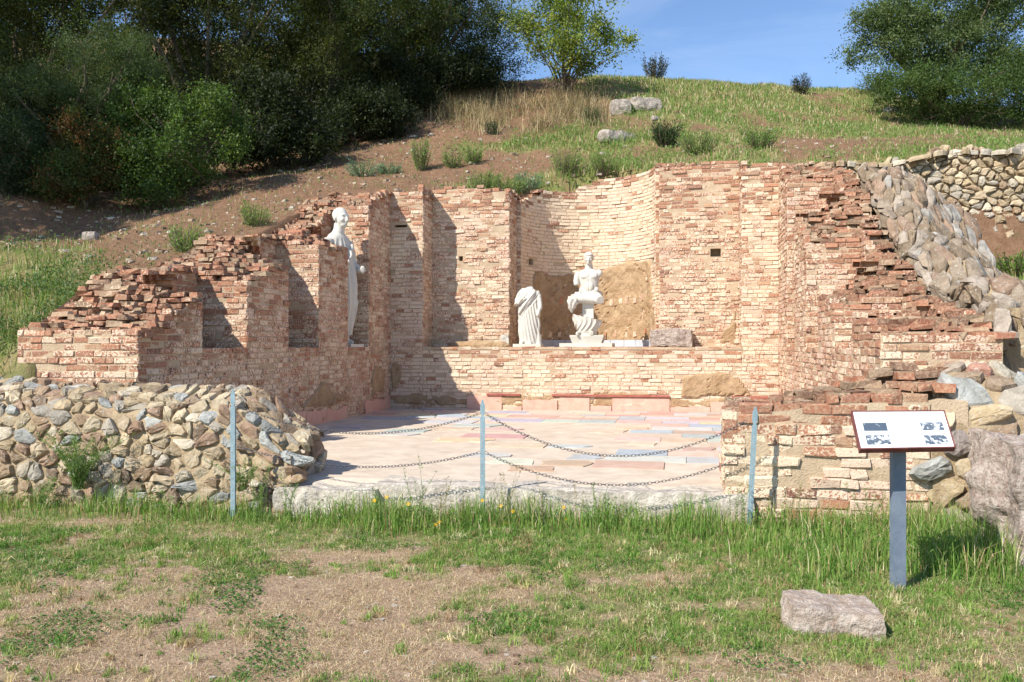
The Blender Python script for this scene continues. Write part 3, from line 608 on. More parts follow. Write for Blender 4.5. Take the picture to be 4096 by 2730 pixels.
# ---------------------------------------------------------------- rocks
def rock(name, mat, loc, dims, rot=0, amp=.12, sc=2.2, n=26, sq=.35, seed=0., parent=None, smooth=False, fine=.02, tilt=0.):
    a = np.linspace(-1, 1, n); V = []; Fc = []; ids = {}
    for ax in range(3):
        for sgn in (-1, 1):
            for i in range(n-1):
                for j in range(n-1):
                    q = []
                    for di, dj in ((0, 0), (1, 0), (1, 1), (0, 1)):
                        p = [0, 0, 0]; p[ax] = sgn; p[(ax+1) % 3] = a[i+di]; p[(ax+2) % 3] = a[j+dj]; k = tuple(round(x, 5) for x in p)
                        if k not in ids: ids[k] = len(V); V.append(p)
                        q.append(ids[k])
                    Fc.append(tuple(q if sgn > 0 else q[::-1]))
    P = np.array(V, float); sph = P/np.linalg.norm(P, axis=1)[:, None]; P = P*(1-sq) + sph*sq*1.15; D = np.array(dims)/2; W = P*D
    nz = fbm(W*sc+seed*13.7, 4)[:, None]; nf_ = fbm(W*sc*6+seed, 3)[:, None]; rd = 1-2*np.abs(fbm(W*sc*1.7+seed*3+5, 3))[:, None]
    W = W + sph*(nz*amp + nf_*fine + rd*amp*.3)
    c, s = math.cos(tilt), math.sin(tilt); W = np.c_[W[:, 0]*c-W[:, 2]*s, W[:, 1], W[:, 0]*s+W[:, 2]*c]
    c, s = math.cos(rot), math.sin(rot); W = np.c_[W[:, 0]*c-W[:, 1]*s, W[:, 0]*s+W[:, 1]*c, W[:, 2]]
    if parent is None:
        o = make_mesh(name, W, np.array(Fc), mat, None, smooth=smooth); o.location = loc
    else: o = make_mesh(name, W + np.array(loc), np.array(Fc), mat, parent, smooth=smooth)
    return o
lb = thing('stone_threshold', 'worn pale stone threshold across the front opening, grass growing against it', 'threshold', B(-1.6, 7.9, 0))
for i, (a, b, zt, vv, dp) in enumerate([(-3.72, -2.75, .25, 7.90, .66), (-2.78, -1.5, .305, 7.92, .55), (-1.52, -.45, .31, 7.90, .55), (-.47, .60, .31, 7.90, .55)]):
    rock('threshold_slab', PALEST, B((a+b)/2, vv, zt/2-.06), (b-a+.02, dp, zt+.14), -PSI, .035 if i else .06, 2.5, 34, .10, i+1., lb, fine=.012)
x, y, z = px(1905, 1455, 4.8)
o = rock('stone_block', WARMST, (1.80, 4.93, .055), (.48, .36, .175), -.12, .045, 3.5, 34, .16, 6.2, fine=.014, tilt=-.05); tag(o, 'flat-topped lichen-spotted stone lying in the grass in front of the sign', 'stone')
o = rock('stone_block', CONG, B(-.17, 17.22, LEDGE+.165), (.80, .42, .33), -PSI, .05, 3.2, 34, .12, 9.1, fine=.02); tag(o, 'grey-brown rough stone block lying on the podium ledge right of the seated statue', 'stone')
bo = thing('ruined_masonry', 'ragged pink-grey masonry lump cut by the right edge of the photo', 'ruin', (4.4, 6.3, 0))
rock('masonry_mass', CONG, (4.55, 6.35, .38), (2.0, 1.2, 1.10), -.2, .22, 1.3, 60, .22, 4.4, bo, fine=.05)
rock('masonry_mass', CONG, (4.35, 6.0, .12), (1.35, .7, .55), -.1, .16, 1.8, 44, .3, 8.4, bo, fine=.05)
o = rock('plaster_lump', PLASTER, B(-4.0, 17.25, LEDGE+.03), (1.1, .3, .16), -PSI, .05, 3, 22, .6, 2.2); tag(o, 'heap of crumbled plaster on the podium ledge left of the headless statue', 'rubble')
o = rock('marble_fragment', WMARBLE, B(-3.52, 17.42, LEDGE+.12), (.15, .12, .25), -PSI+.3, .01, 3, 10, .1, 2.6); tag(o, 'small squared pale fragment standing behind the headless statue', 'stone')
for xq, yq, Yq, dm, lb_ in ((1482, 245, 26.3, (.95, .5, .42), 'long white slab lying on the hillside under the light green tree'), (1425, 248, 26.0, (.6, .5, .5), 'dark mossy boulder beside the white slab on the hill'),
                            (1420, 318, 22.9, (1.0, .4, .3), 'flat buried stone at the edge of the green terrace strip'), (725, 300, 25.2, (.8, .6, .35), 'grey boulder in the shade under the dark trees'),
                            (208, 556, 15.4, (.24, .2, .2), 'small round boulder on the dirt slope at far left'), (2040, 232, 31.5, (.8, .5, .3), 'pale boulder in the grass below the right shrub'),
                            (2050, 262, 28.5, (.5, .4, .22), 'low pale rock in the middle of the right hill grass'), (1505, 273, 24.8, (.2, .15, .14), 'small white cobble on the path of dry grass')):
    X = (xq-CX)*Yq/FPX; o = rock('boulder', BLOCK, (X, Yq, ground_z(X, Yq)+dm[2]*.25), dm, random.random()*.6, dm[0]*.10, 2, 14, .5, random.random()*9); tag(o, lb_, 'rock')

# ---------------------------------------------------------------- statues
def loft(mb, pts, n=18):            # rings (x, y, z, rx, ry) joined and capped
    V = []; m_ = len(pts)
    P = [Vector(p[:3]) for p in pts]
    for i, p in enumerate(pts):
        t = (P[min(i+1, m_-1)]-P[max(i-1, 0)]).normalized(); ref = Vector((0, 1, 0)) if abs(t.y) < .9 else Vector((1, 0, 0))
        a = ref.cross(t).normalized(); b = t.cross(a)
        for k in range(n):
            th = 2*math.pi*k/n; V.append(P[i] + a*math.cos(th)*p[3] + b*math.sin(th)*p[4])
    V += [P[0], P[-1]]; Fc = [(i*n+k, i*n+(k+1) % n, (i+1)*n+(k+1) % n, (i+1)*n+k) for i in range(m_-1) for k in range(n)]
    Fc += [((k+1) % n, k, len(V)-2) for k in range(n)] + [((m_-1)*n+k, (m_-1)*n+(k+1) % n, len(V)-1) for k in range(n)]; mb.add(V, Fc)
def ball(mb, c, r): 
    c = Vector(c); rx, ry, rz = r if isinstance(r, tuple) else (r, r, r); n = 14; V = []; 
    for i in range(1, 10):
        a = math.pi*i/10
        for k in range(n): V.append(c+Vector((rx*math.sin(a)*math.cos(2*math.pi*k/n), ry*math.sin(a)*math.sin(2*math.pi*k/n), rz*math.cos(a))))
    V += [c+Vector((0, 0, rz)), c-Vector((0, 0, rz))]; Fc = [(i*n+k, (i+1)*n+k, (i+1)*n+(k+1) % n, i*n+(k+1) % n) for i in range(8) for k in range(n)]
    Fc += [(k, (k+1) % n, len(V)-2) for k in range(n)] + [(8*n+(k+1) % n, 8*n+k, len(V)-1) for k in range(n)]; mb.add(V, Fc)
def bxx(mb, x0, x1, y0, y1, z0, z1):
    mb.add([(x, y, z) for z in (z0, z1) for x, y in ((x0, y0), (x1, y0), (x1, y1), (x0, y1))], [(3, 2, 1, 0), (4, 5, 6, 7), (0, 1, 5, 4), (1, 2, 6, 5), (2, 3, 7, 6), (3, 0, 4, 7)])
def head(mb, c, s, yaw=0., hair=True):     # face towards -y; s = head height
    c = Vector(c); ca, sa = math.cos(yaw), math.sin(yaw)
    def R(x, y, z): return c + Vector((x*ca-y*sa, x*sa+y*ca, z))*s
    def bl(x, y, z, rx, ry, rz):
        m2 = MB(); ball(m2, (0, 0, 0), (rx*s, ry*s, rz*s)); o_ = R(x, y, z); mb.add([Vector((p[0]*ca-p[1]*sa, p[0]*sa+p[1]*ca, p[2]))+o_ for p in m2.v], m2.f)
    bl(0, .05, .12, .325, .37, .34); bl(0, -.10, -.06, .275, .30, .38); bl(0, -.20, -.35, .18, .17, .13); bl(0, -.04, -.25, .22, .22, .2)
    bl(0, -.40, -.10, .055, .09, .13); bl(0, -.45, -.17, .075, .06, .05); bl(.12, -.33, .07, .13, .06, .035); bl(-.12, -.33, .07, .13, .06, .035)
    bl(0, -.37, -.26, .10, .05, .025); bl(0, -.36, -.305, .085, .05, .025); bl(.15, -.30, -.13, .09, .07, .09); bl(-.15, -.30, -.13, .09, .07, .09)
    for sx in (1, -1): bl(sx*.335, .02, -.08, .035, .07, .12); bl(sx*.12, -.325, -.015, .06, .04, .03)
    if hair: bl(0, .08, .16, .375, .44, .36); bl(0, -.2, .24, .28, .20, .11)
def statue(name, mb, mat, loc, rotz, root, vox=.012, fold=None, iters=3, post=None):
    me = bpy.data.meshes.new('tmp'); me.from_pydata([tuple(p) for p in mb.v], [], mb.f); me.update(); o = bpy.data.objects.new('tmp', me); COL.objects.link(o)
    r = o.modifiers.new('r', 'REMESH'); r.mode = 'VOXEL'; r.voxel_size = vox; s = o.modifiers.new('s', 'SMOOTH'); s.iterations = iters; s.factor = .5
    dg = bpy.context.evaluated_depsgraph_get(); ev = o.evaluated_get(dg); m2 = bpy.data.meshes.new_from_object(ev); n = len(m2.vertices)
    co = np.empty(n*3); m2.vertices.foreach_get('co', co); co = co.reshape(-1, 3); nr = np.empty(n*3); m2.vertices.foreach_get('normal', nr); nr = nr.reshape(-1, 3)
    if fold is not None:
        co = co + nr*fold(co, nr)[:, None]
        if post: co = post(co)
        m2.vertices.foreach_set('co', co.ravel().astype(np.float32)); m2.update()
    bpy.data.objects.remove(o); m2.name = name; m2.materials.clear(); m2.materials.append(mat); m2.polygons.foreach_set('use_smooth', np.full(len(m2.polygons), True))
    oo = bpy.data.objects.new(name, m2); COL.objects.link(oo); oo.parent = root; oo.matrix_parent_inverse = root.matrix_basis.inverted(); oo.location = loc; oo.rotation_euler = (0, 0, rotz); return oo
# headless togatus on the ledge
loc = Vector(B(-2.98, 17.2, LEDGE)); st = thing('statue', 'headless white marble statue in a draped toga, left one on the podium ledge', 'statue', loc)
mb = MB()
loft(mb, [(0, 0, .05, .20, .13), (0, 0, .12, .20, .14), (-.01, 0, .3, .215, .15), (0, 0, .5, .225, .155), (.01, 0, .7, .225, .15), (0, 0, .85, .215, .14), (-.01, 0, .98, .215, .13), (0, .01, 1.08, .205, .115), (.01, .01, 1.14, .16, .09), (.02, .01, 1.17, .09, .07), (.02, .0, 1.195, .058, .058)], 28)
loft(mb, [(-.13, .01, 1.10, .07, .07), (-.19, -.01, 1.03, .062, .065), (-.225, -.03, .93, .058, .06), (-.235, -.06, .86, .055, .055), (-.19, -.11, .88, .045, .05), (-.10, -.15, .95, .042, .042), (-.05, -.165, .985, .035, .032)], 14)
loft(mb, [(.14, .01, 1.10, .07, .07), (.20, 0, 1.0, .058, .065), (.225, -.02, .88, .052, .06), (.235, -.05, .77, .045, .06), (.215, -.10, .70, .034, .04), (.195, -.115, .61, .026, .03)], 14)
loft(mb, [(.12, -.05, 1.12, .035, .04), (.09, -.115, 1.03, .045, .035), (.0, -.15, .90, .05, .035), (-.10, -.145, .78, .05, .035), (-.18, -.09, .67, .04, .035)], 12)
loft(mb, [(.19, -.02, .66, .03, .05), (.205, -.03, .4, .03, .05), (.21, -.03, .22, .035, .05)], 10)
loft(mb, [(-.10, -.10, .08, .05, .05), (-.11, -.17, .075, .045, .03), (-.11, -.20, .07, .03, .018)], 10); loft(mb, [(.05, -.10, .08, .045, .05), (.05, -.16, .075, .04, .03)], 10)
def fold1(co, nr):
    x, y, z = co[:, 0], co[:, 1], co[:, 2]; line = .98 + x*1.35      # above the line the cloth runs diagonally, below it hangs
    t1 = (z - x*1.35)*62; low = (x*95*(1+.25*(z-.5)) + 14*np.sin(z*2.2)*x + z*16)
    f1 = .5-np.abs(np.sin(t1*.5)); f2 = .5-np.abs(np.sin(low*.5)); k = 1/(1+np.exp(-(z-(.74+x*1.1))*60)); f = f1*k*.9 + f2*(1-k)
    return .020*f*np.clip((z-.07)/.08, 0, 1)*np.clip((1.13-z)/.08, 0, 1)*np.where((np.abs(x) > .2) & (z > .6), .3, 1.)
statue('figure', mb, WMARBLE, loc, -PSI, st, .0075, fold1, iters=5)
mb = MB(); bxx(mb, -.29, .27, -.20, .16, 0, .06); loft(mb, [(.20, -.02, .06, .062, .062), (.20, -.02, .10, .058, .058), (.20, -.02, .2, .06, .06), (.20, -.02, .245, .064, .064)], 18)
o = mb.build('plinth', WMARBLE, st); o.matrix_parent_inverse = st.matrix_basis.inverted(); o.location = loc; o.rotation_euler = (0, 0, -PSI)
# seated figure
loc = Vector(B(-1.83, 17.55, LEDGE)); st = thing('statue', 'white marble statue of a bare-chested seated man with a plain support block under his lap', 'statue', loc)
mb = MB()
loft(mb, [(.04, .02, 1.02, .24, .17), (.03, .02, 1.10, .20, .14), (.03, .02, 1.18, .175, .125), (.03, .01, 1.28, .185, .13), (.03, 0, 1.38, .205, .135), (.02, 0, 1.47, .215, .12), (.02, .01, 1.54, .17, .09), (.02, .01, 1.58, .085, .07), (.02, -.005, 1.66, .068, .07)], 28)
ball(mb, (-.05, -.10, 1.42), (.09, .045, .06)); ball(mb, (.11, -.10, 1.42), (.09, .045, .06)); ball(mb, (.03, -.105, 1.22), (.09, .035, .11)); ball(mb, (-.12, -.02, 1.15), (.06, .07, .06)); ball(mb, (.17, -.02, 1.15), (.06, .07, .06))
loft(mb, [(-.17, .01, 1.50, .075, .075), (-.215, -.0, 1.42, .07, .07), (-.235, -.01, 1.32, .062, .062), (-.225, -.02, 1.25, .056, .056)], 16)
ball(mb, (.22, .01, 1.48), (.075, .07, .08))
loft(mb, [(.02, 0, 1.55, .075, .075), (.02, -.01, 1.65, .062, .066), (.02, -.02, 1.74, .06, .066)], 16); head(mb, (.02, -.04, 1.78), .27, .12)
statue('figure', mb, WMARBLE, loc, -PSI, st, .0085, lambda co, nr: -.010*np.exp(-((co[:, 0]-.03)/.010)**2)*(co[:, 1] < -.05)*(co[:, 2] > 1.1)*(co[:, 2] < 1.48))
mb = MB()       # lap and cloth
loft(mb, [(.04, .08, .97, .27, .16), (.04, .08, 1.05, .26, .16), (.04, .07, 1.13, .22, .13)], 24)
loft(mb, [(-.12, .03, 1.0, .13, .13), (-.20, -.16, .99, .12, .11), (-.27, -.30, .96, .10, .10)], 18); loft(mb, [(.14, .03, 1.0, .13, .11), (.21, -.12, .96, .11, .10), (.27, -.24, .93, .08, .085)], 18)
loft(mb, [(-.26, -.14, .97, .10, .11), (-.10, -.14, .97, .10, .12), (.08, -.12, .95, .09, .11), (.22, -.12, .94, .085, .10), (.31, -.12, .93, .055, .07)], 16)
loft(mb, [(-.29, -.20, .98, .10, .14), (-.33, -.2, .88, .07, .14), (-.325, -.2, .78, .05, .12), (-.29, -.2, .68, .02, .07)], 18)
loft(mb, [(-.24, -.2, .93, .10, .12), (-.26, -.2, .84, .06, .12), (-.28, -.2, .76, .04, .1)], 14)
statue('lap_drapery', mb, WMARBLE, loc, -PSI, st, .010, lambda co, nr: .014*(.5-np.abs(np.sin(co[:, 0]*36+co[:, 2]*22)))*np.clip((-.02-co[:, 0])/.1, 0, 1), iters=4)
mb = MB()       # lower legs and cloth, cut by a slanting break
loft(mb, [(.02, -.16, .22, .19, .16), (.01, -.16, .28, .18, .15), (.01, -.17, .36, .22, .17), (.01, -.17, .44, .275, .19), (.01, -.17, .54, .30, .20), (.0, -.17, .74, .31, .20)], 30)
loft(mb, [(-.13, -.25, .29, .05, .05), (-.17, -.34, .265, .05, .04), (-.18, -.40, .25, .035, .025)], 12); loft(mb, [(.10, -.25, .29, .05, .05), (.11, -.36, .265, .05, .04)], 12)
def cutf(co):
    lim = .595-.235*co[:, 0]; co[:, 2] = np.where(co[:, 2] > lim, lim, co[:, 2]); return co
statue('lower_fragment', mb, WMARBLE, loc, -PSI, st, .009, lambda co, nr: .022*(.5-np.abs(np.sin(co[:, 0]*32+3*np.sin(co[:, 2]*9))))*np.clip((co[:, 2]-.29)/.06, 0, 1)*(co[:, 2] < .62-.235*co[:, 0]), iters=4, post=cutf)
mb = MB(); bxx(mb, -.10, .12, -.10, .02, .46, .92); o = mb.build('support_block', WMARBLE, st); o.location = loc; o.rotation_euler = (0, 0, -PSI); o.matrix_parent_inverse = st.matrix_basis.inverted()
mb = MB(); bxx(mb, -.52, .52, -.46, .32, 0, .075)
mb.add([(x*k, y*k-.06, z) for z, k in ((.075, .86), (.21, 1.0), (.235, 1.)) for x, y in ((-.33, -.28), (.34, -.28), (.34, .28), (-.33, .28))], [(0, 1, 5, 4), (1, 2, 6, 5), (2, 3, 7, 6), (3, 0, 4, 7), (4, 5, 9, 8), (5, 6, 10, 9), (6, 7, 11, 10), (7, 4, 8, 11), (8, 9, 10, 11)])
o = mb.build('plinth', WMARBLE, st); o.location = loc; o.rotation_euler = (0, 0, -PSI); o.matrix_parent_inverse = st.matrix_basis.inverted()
# togatus in the last niche of the left wall
loc = Vector(B(-6.12, 15.02, LEDGE)); st = thing('statue', 'tall white marble statue of a toga-clad man standing in the left wall, head intact', 'statue', loc)
mb = MB()       # faces -y in its own frame, then turned
loft(mb, [(0, 0, .10, .20, .17), (0, 0, .25, .19, .17), (0, -.02, .5, .24, .22), (0, -.04, .8, .29, .27), (0, -.04, 1.1, .30, .28), (0, -.03, 1.4, .29, .25), (0, 0, 1.65, .30, .22), (0, .02, 1.85, .31, .19), (0, .03, 1.97, .28, .16), (0, .03, 2.05, .20, .13), (0, .02, 2.08, .12, .115), (0, .0, 2.15, .10, .105), (0, -.01, 2.26, .095, .10)], 30)
loft(mb, [(-.27, .02, 1.94, .10, .10), (-.33, 0, 1.75, .105, .11), (-.33, -.04, 1.55, .10, .10), (-.22, -.22, 1.50, .075, .075), (-.10, -.30, 1.55, .06, .06)], 16)
loft(mb, [(.27, .02, 1.94, .10, .10), (.33, 0, 1.72, .105, .11), (.34, -.05, 1.50, .10, .11), (.28, -.24, 1.42, .075, .08), (.24, -.36, 1.42, .055, .05)], 16)
for k in range(6):
    d = k*.06; loft(mb, [(.22-d*.3, -.07, 1.94-d*.5, .025, .03), (.16-d*.3, -.17, 1.86-d, .03, .03), (0, -.25, 1.62-d*1.1, .03, .03), (-.17, -.24, 1.38-d*1.1, .03, .03), (-.29, -.12, 1.2-d, .028, .028)], 10)
for k in range(0): loft(mb, [(-.28, -.1, 1.0-k*.09, .02, .03), (-.1, -.30, .90-k*.09, .025, .03), (.12, -.31, .92-k*.09, .025, .03), (.28, -.12, 1.05-k*.09, .02, .03)], 10)
for k in range(8):
    x = -.2+k*.055; loft(mb, [(x, -.26, .85, .02, .025), (x*.9, -.22, .5, .022, .03), (x*.8, -.17, .22, .02, .025)], 8)
loft(mb, [(-.09, -.05, .1, .07, .07), (-.10, -.18, .08, .07, .05), (-.10, -.28, .07, .05, .03)], 12); loft(mb, [(.09, -.05, .1, .07, .07), (.10, -.14, .08, .07, .05), (.10, -.24, .07, .05, .03)], 12)
head(mb, (0, -.03, 2.365), .41, -.15, False)
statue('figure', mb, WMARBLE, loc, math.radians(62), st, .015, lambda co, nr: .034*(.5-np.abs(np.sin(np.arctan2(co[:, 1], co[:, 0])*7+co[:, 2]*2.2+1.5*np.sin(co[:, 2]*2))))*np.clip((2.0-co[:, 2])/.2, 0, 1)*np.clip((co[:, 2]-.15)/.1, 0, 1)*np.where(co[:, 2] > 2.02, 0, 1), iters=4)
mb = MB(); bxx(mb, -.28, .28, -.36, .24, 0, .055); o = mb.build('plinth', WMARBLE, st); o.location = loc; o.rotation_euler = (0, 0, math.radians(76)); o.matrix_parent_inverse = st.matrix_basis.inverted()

# ---------------------------------------------------------------- fence posts and chains
def post(x_, Y, zb, zt, lean, label):
    X = (x_-CX)*Y/FPX; r = thing('fence_post', label, 'post', (X, Y, zb), 'metal posts of the chain barrier'); mb = MB(); w_ = .021; t_ = .005; H = zt-zb
    prof = [(-w_, -.1), (w_, -.1), (w_, H-.16), (w_*.6, H-.15), (w_*.6, H-.135), (w_, H-.125), (w_, H-.05), (.003, H), (-.003, H), (-w_, H-.05), (-w_, H-.125), (-w_*.6, H-.135), (-w_*.6, H-.15), (-w_, H-.16)]
    n = len(prof); V = [(X+a+lean*(H-b), Y+s, zb+b) for s in (-t_, t_) for a, b in prof]
    mb.add(V, [tuple(range(n))[::-1], tuple(range(n, 2*n))] + [(i, (i+1) % n, n+(i+1) % n, n+i) for i in range(n)]); 
    mb.add([(X+a+lean*(H-b), Y+s, zb+b) for s in (0, .028) for a, b in ((w_-.004, -.1), (w_, -.1), (w_, H-.2), (w_-.004, H-.2))], [(0, 1, 2, 3), (7, 6, 5, 4), (1, 5, 6, 2), (4, 0, 3, 7), (3, 2, 6, 7)])
    mb.build('bar', STEEL, r)
    hm = MB()
    for k in range(int((H-.2)/.05)):
        z = .03+k*.05; a = .004; cx_ = X+lean*(H-z)-.004; hm.add([(cx_+dx, Y-t_-.0015, zb+z+dz) for dx, dz in ((-a, -a*1.6), (a, -a*1.6), (a, a*1.6), (-a, a*1.6))], [(0, 1, 2, 3)])
    o = hm.build('slot_row', PALEST, r); o['kind'] = 'stuff'
    return X, Y
p1 = post(535, 7.95, 0, 1.195, 0, 'blue-grey metal post in front of the left fieldstone wall'); p2 = post(1109, 7.58, .03, 1.125, 0, 'blue-grey metal post in the middle of the opening, flowers at its foot'); p3 = post(1736, 7.18, .06, 1.09, -.05, 'blue-grey metal post leaning in front of the brick spur')
def chain(A, Bp, sag, label, lead=0):
    A, Bp = Vector(A), Vector(Bp); mb = MB(); L = (Bp-A).length; n = int(L*1.06/.030); pts = []
    for i in range(n*4+1):
        t = i/(n*4); p = A.lerp(Bp, t); p.z -= sag*4*t*(1-t); pts.append(p)
    d = np.r_[0, np.cumsum([(pts[i+1]-pts[i]).length for i in range(len(pts)-1)])]; tot = d[-1]; n = int(tot/.030); P = np.array([tuple(p) for p in pts])
    for i in range(n):
        s = (i+.5)*tot/n; c = Vector([np.interp(s, d, P[:, k]) for k in range(3)]); c2 = Vector([np.interp(min(s+.005, tot), d, P[:, k]) for k in range(3)]); t = (c2-c).normalized() if i < n-1 else t
        side = t.cross(Vector((0, 0, 1))).normalized(); up = side.cross(t); a1 = math.radians(35 if i % 2 else 125) + random.gauss(0, .12); e = side*math.cos(a1)+up*math.sin(a1); f = t.cross(e)
        V = []; m_, k_ = 10, 5
        for a in range(m_):
            th = 2*math.pi*a/m_; cc = c + t*(.021*math.cos(th)) + e*(.0115*math.sin(th)); rad = (t*math.cos(th)*.8+e*math.sin(th)).normalized()
            for b in range(k_): ph = 2*math.pi*b/k_; V.append(cc + rad*(.0022*math.cos(ph)) + f*(.0022*math.sin(ph)))
        mb.add(V, [(a*k_+b, ((a+1) % m_)*k_+b, ((a+1) % m_)*k_+(b+1) % k_, a*k_+(b+1) % k_) for a in range(m_) for b in range(k_)])
    o = mb.build('chain', CHAINM, smooth=True); tag(o, label, 'chain', 'chains of the barrier')
q1, q2, q3 = p1, p2, p3
chain((q1[0]+.02, q1[1], 1.05), (q2[0]-.02, q2[1], 1.005), .215, 'upper chain hanging between the left and middle posts'); chain((q2[0]+.02, q2[1], 1.005), (q3[0]-.07, q3[1], .975), .33, 'upper chain sagging between the middle post and the leaning right post')
chain((q1[0]+.02, q1[1], .68), (q2[0]-.02, q2[1], .665), .16, 'lower chain hanging between the left and middle posts'); chain((q2[0]+.02, q2[1], .665), (q3[0]-.05, q3[1], .70), .27, 'lower chain sagging between the middle post and the leaning right post')

# ---------------------------------------------------------------- information sign
sg = thing('information_sign', 'white lectern-style information panel on a blue-grey steel post in tall grass', 'sign', (2.50, 5.64, 0))
SIGNPOST = mat_two('painted_steel', (.15, .19, .25), (.19, .23, .29), 8, 80, .4, .6, .2, .002, .45)
FRAME = mat_two('brown_frame', (.16, .05, .045), (.22, .08, .07), 10, 60, .4, .6, .15, .002, .5)
PANEL = mat_two('white_panel', (.86, .88, .88), (.82, .85, .86), 3, 50, .4, .6, .02, .001, .4, c3=(.86, .88, .88))
INK = mat_two('faded_print', (.80, .82, .84), (.10, .13, .17), 30, 90, .40, .5, .0, .001, .6)
INKD = mat_two('dark_print', (.55, .58, .60), (.08, .11, .15), 22, 70, .35, .42, .0, .001, .6)
GREY = mat_two('grey_print', (.5, .53, .56), (.62, .65, .67), 60, 90, .4, .6, .0, .001, .6)
mb = MB(); bxx(mb, 2.46, 2.545, 5.62, 5.67, -.1, 1.02); mb.build('sign_post', SIGNPOST, sg)
fl_, fr_ = Vector(px(1976, 1034, 5.40)), Vector(px(2196, 1030, 5.42)); bl_, br_ = Vector(px(1956, 945, 5.68)), Vector(px(2170, 944, 5.70)); nn = (fr_-fl_).cross(bl_-fl_).normalized()
def SP_(a, b, h): return (fl_*(1-a)+fr_*a)*(1-b)+(bl_*(1-a)+br_*a)*b + nn*h
def sbox(mb, a0, a1, b0, b1, h0, h1): mb.add([SP_(a, b, h) for h in (h0, h1) for a, b in ((a0, b0), (a1, b0), (a1, b1), (a0, b1))], [(3, 2, 1, 0), (4, 5, 6, 7), (0, 1, 5, 4), (1, 2, 6, 5), (2, 3, 7, 6), (3, 0, 4, 7)])
mb = MB(); sbox(mb, .012, .988, .03, .975, -.02, 0); mb.build('panel', PANEL, sg)
mb = MB(); sbox(mb, 0, 1, -.0, .028, -.03, .006); sbox(mb, 0, .011, .028, 1, -.03, .006); sbox(mb, .989, 1, .028, 1, -.03, .006); sbox(mb, .011, .989, .977, 1, -.03, .004); sbox(mb, .01, .99, .03, .97, -.03, -.021); mb.build('panel_frame', FRAME, sg)
for i, (a0, a1, b0, b1) in enumerate([(.09, .34, .47, .68), (.09, .34, .12, .36), (.70, .94, .47, .68), (.70, .94, .10, .34)]):
    mb = MB(); sbox(mb, a0, a1, b0, b1, 0, .0012); mb.build('picture', INKD if i == 0 else INK, sg)
for b, a0, a1, hh in ((.915, .05, .86, .022), (.87, .22, .72, .018), (.79, .09, .78, .012)):
    a = a0; mb = MB()
    while a < a1:
        l = random.uniform(.006, .016); sbox(mb, a, a+l*.8, b-hh/2, b+hh/2*random.uniform(.3, 1), 0, .001); a += l+random.choice((.003, .004, .012))
    mb.build('text_line', GREY, sg)
mb = MB()
def ln(a0, b0, a1, b1, t=.003):
    d = Vector((a1-a0, b1-b0)); d.normalize(); n_ = Vector((-d.y, d.x))*t; mb.add([SP_(a, b, .001) for a, b in ((a0-n_.x, b0-n_.y*2), (a1-n_.x, b1-n_.y*2), (a1+n_.x, b1+n_.y*2), (a0+n_.x, b0+n_.y*2))], [(0, 1, 2, 3)])
for q in ((.40, .2, .40, .62), (.66, .2, .66, .62), (.40, .6, .48, .6), (.58, .6, .66, .6), (.48, .6, .49, .68), (.58, .6, .57, .68), (.49, .68, .57, .68), (.40, .2, .66, .2), (.36, .55, .40, .55), (.36, .48, .40, .48), (.36, .48, .36, .55), (.66, .55, .70, .55), (.36, .3, .36, .38), (.36, .38, .40, .38), (.51, .66, .51, .74), (.55, .66, .55, .74), (.51, .74, .55, .74)): ln(*q)
mb.build('plan_drawing', GREY, sg)

# ---------------------------------------------------------------- foliage
def leaves(P, D, size, cols, asp=.45, normal_up=.5, seed=1):     # rhombic leaves at P pointing along D
    r = np.random.default_rng(seed); n = len(P); D = D/np.maximum(np.linalg.norm(D, axis=1), 1e-6)[:, None]
    up = r.normal(size=(n, 3)) + np.array([0, 0, normal_up*2]); S = np.cross(D, up); S /= np.maximum(np.linalg.norm(S, axis=1), 1e-6)[:, None]
    L = (size*r.uniform(.6, 1.3, n))[:, None]; N_ = np.cross(S, D)
    V = np.stack([P, P+D*L*.5+S*L*asp*.5+N_*L*.06, P+D*L, P+D*L*.5-S*L*asp*.5+N_*L*.06], 1).reshape(-1, 3); F_ = np.arange(4*n).reshape(n, 4)
    return V, F_, np.repeat(cols, 4, 0)
def tubes(mb, path, r0, r1, n=6, col=(1, 1, 1, 1)):
    m_ = len(path); V = []
    for i, p in enumerate(path):
        p = Vector(p); t = (Vector(path[min(i+1, m_-1)])-Vector(path[max(i-1, 0)])).normalized(); a = t.orthogonal().normalized(); b = t.cross(a); r = r0+(r1-r0)*i/(m_-1)
        for k in range(n): th = 2*math.pi*k/n; V.append(p+a*(r*math.cos(th))+b*(r*math.sin(th)))
    mb.add(V, [(i*n+k, i*n+(k+1) % n, (i+1)*n+(k+1) % n, (i+1)*n+k) for i in range(m_-1) for k in range(n)], col)
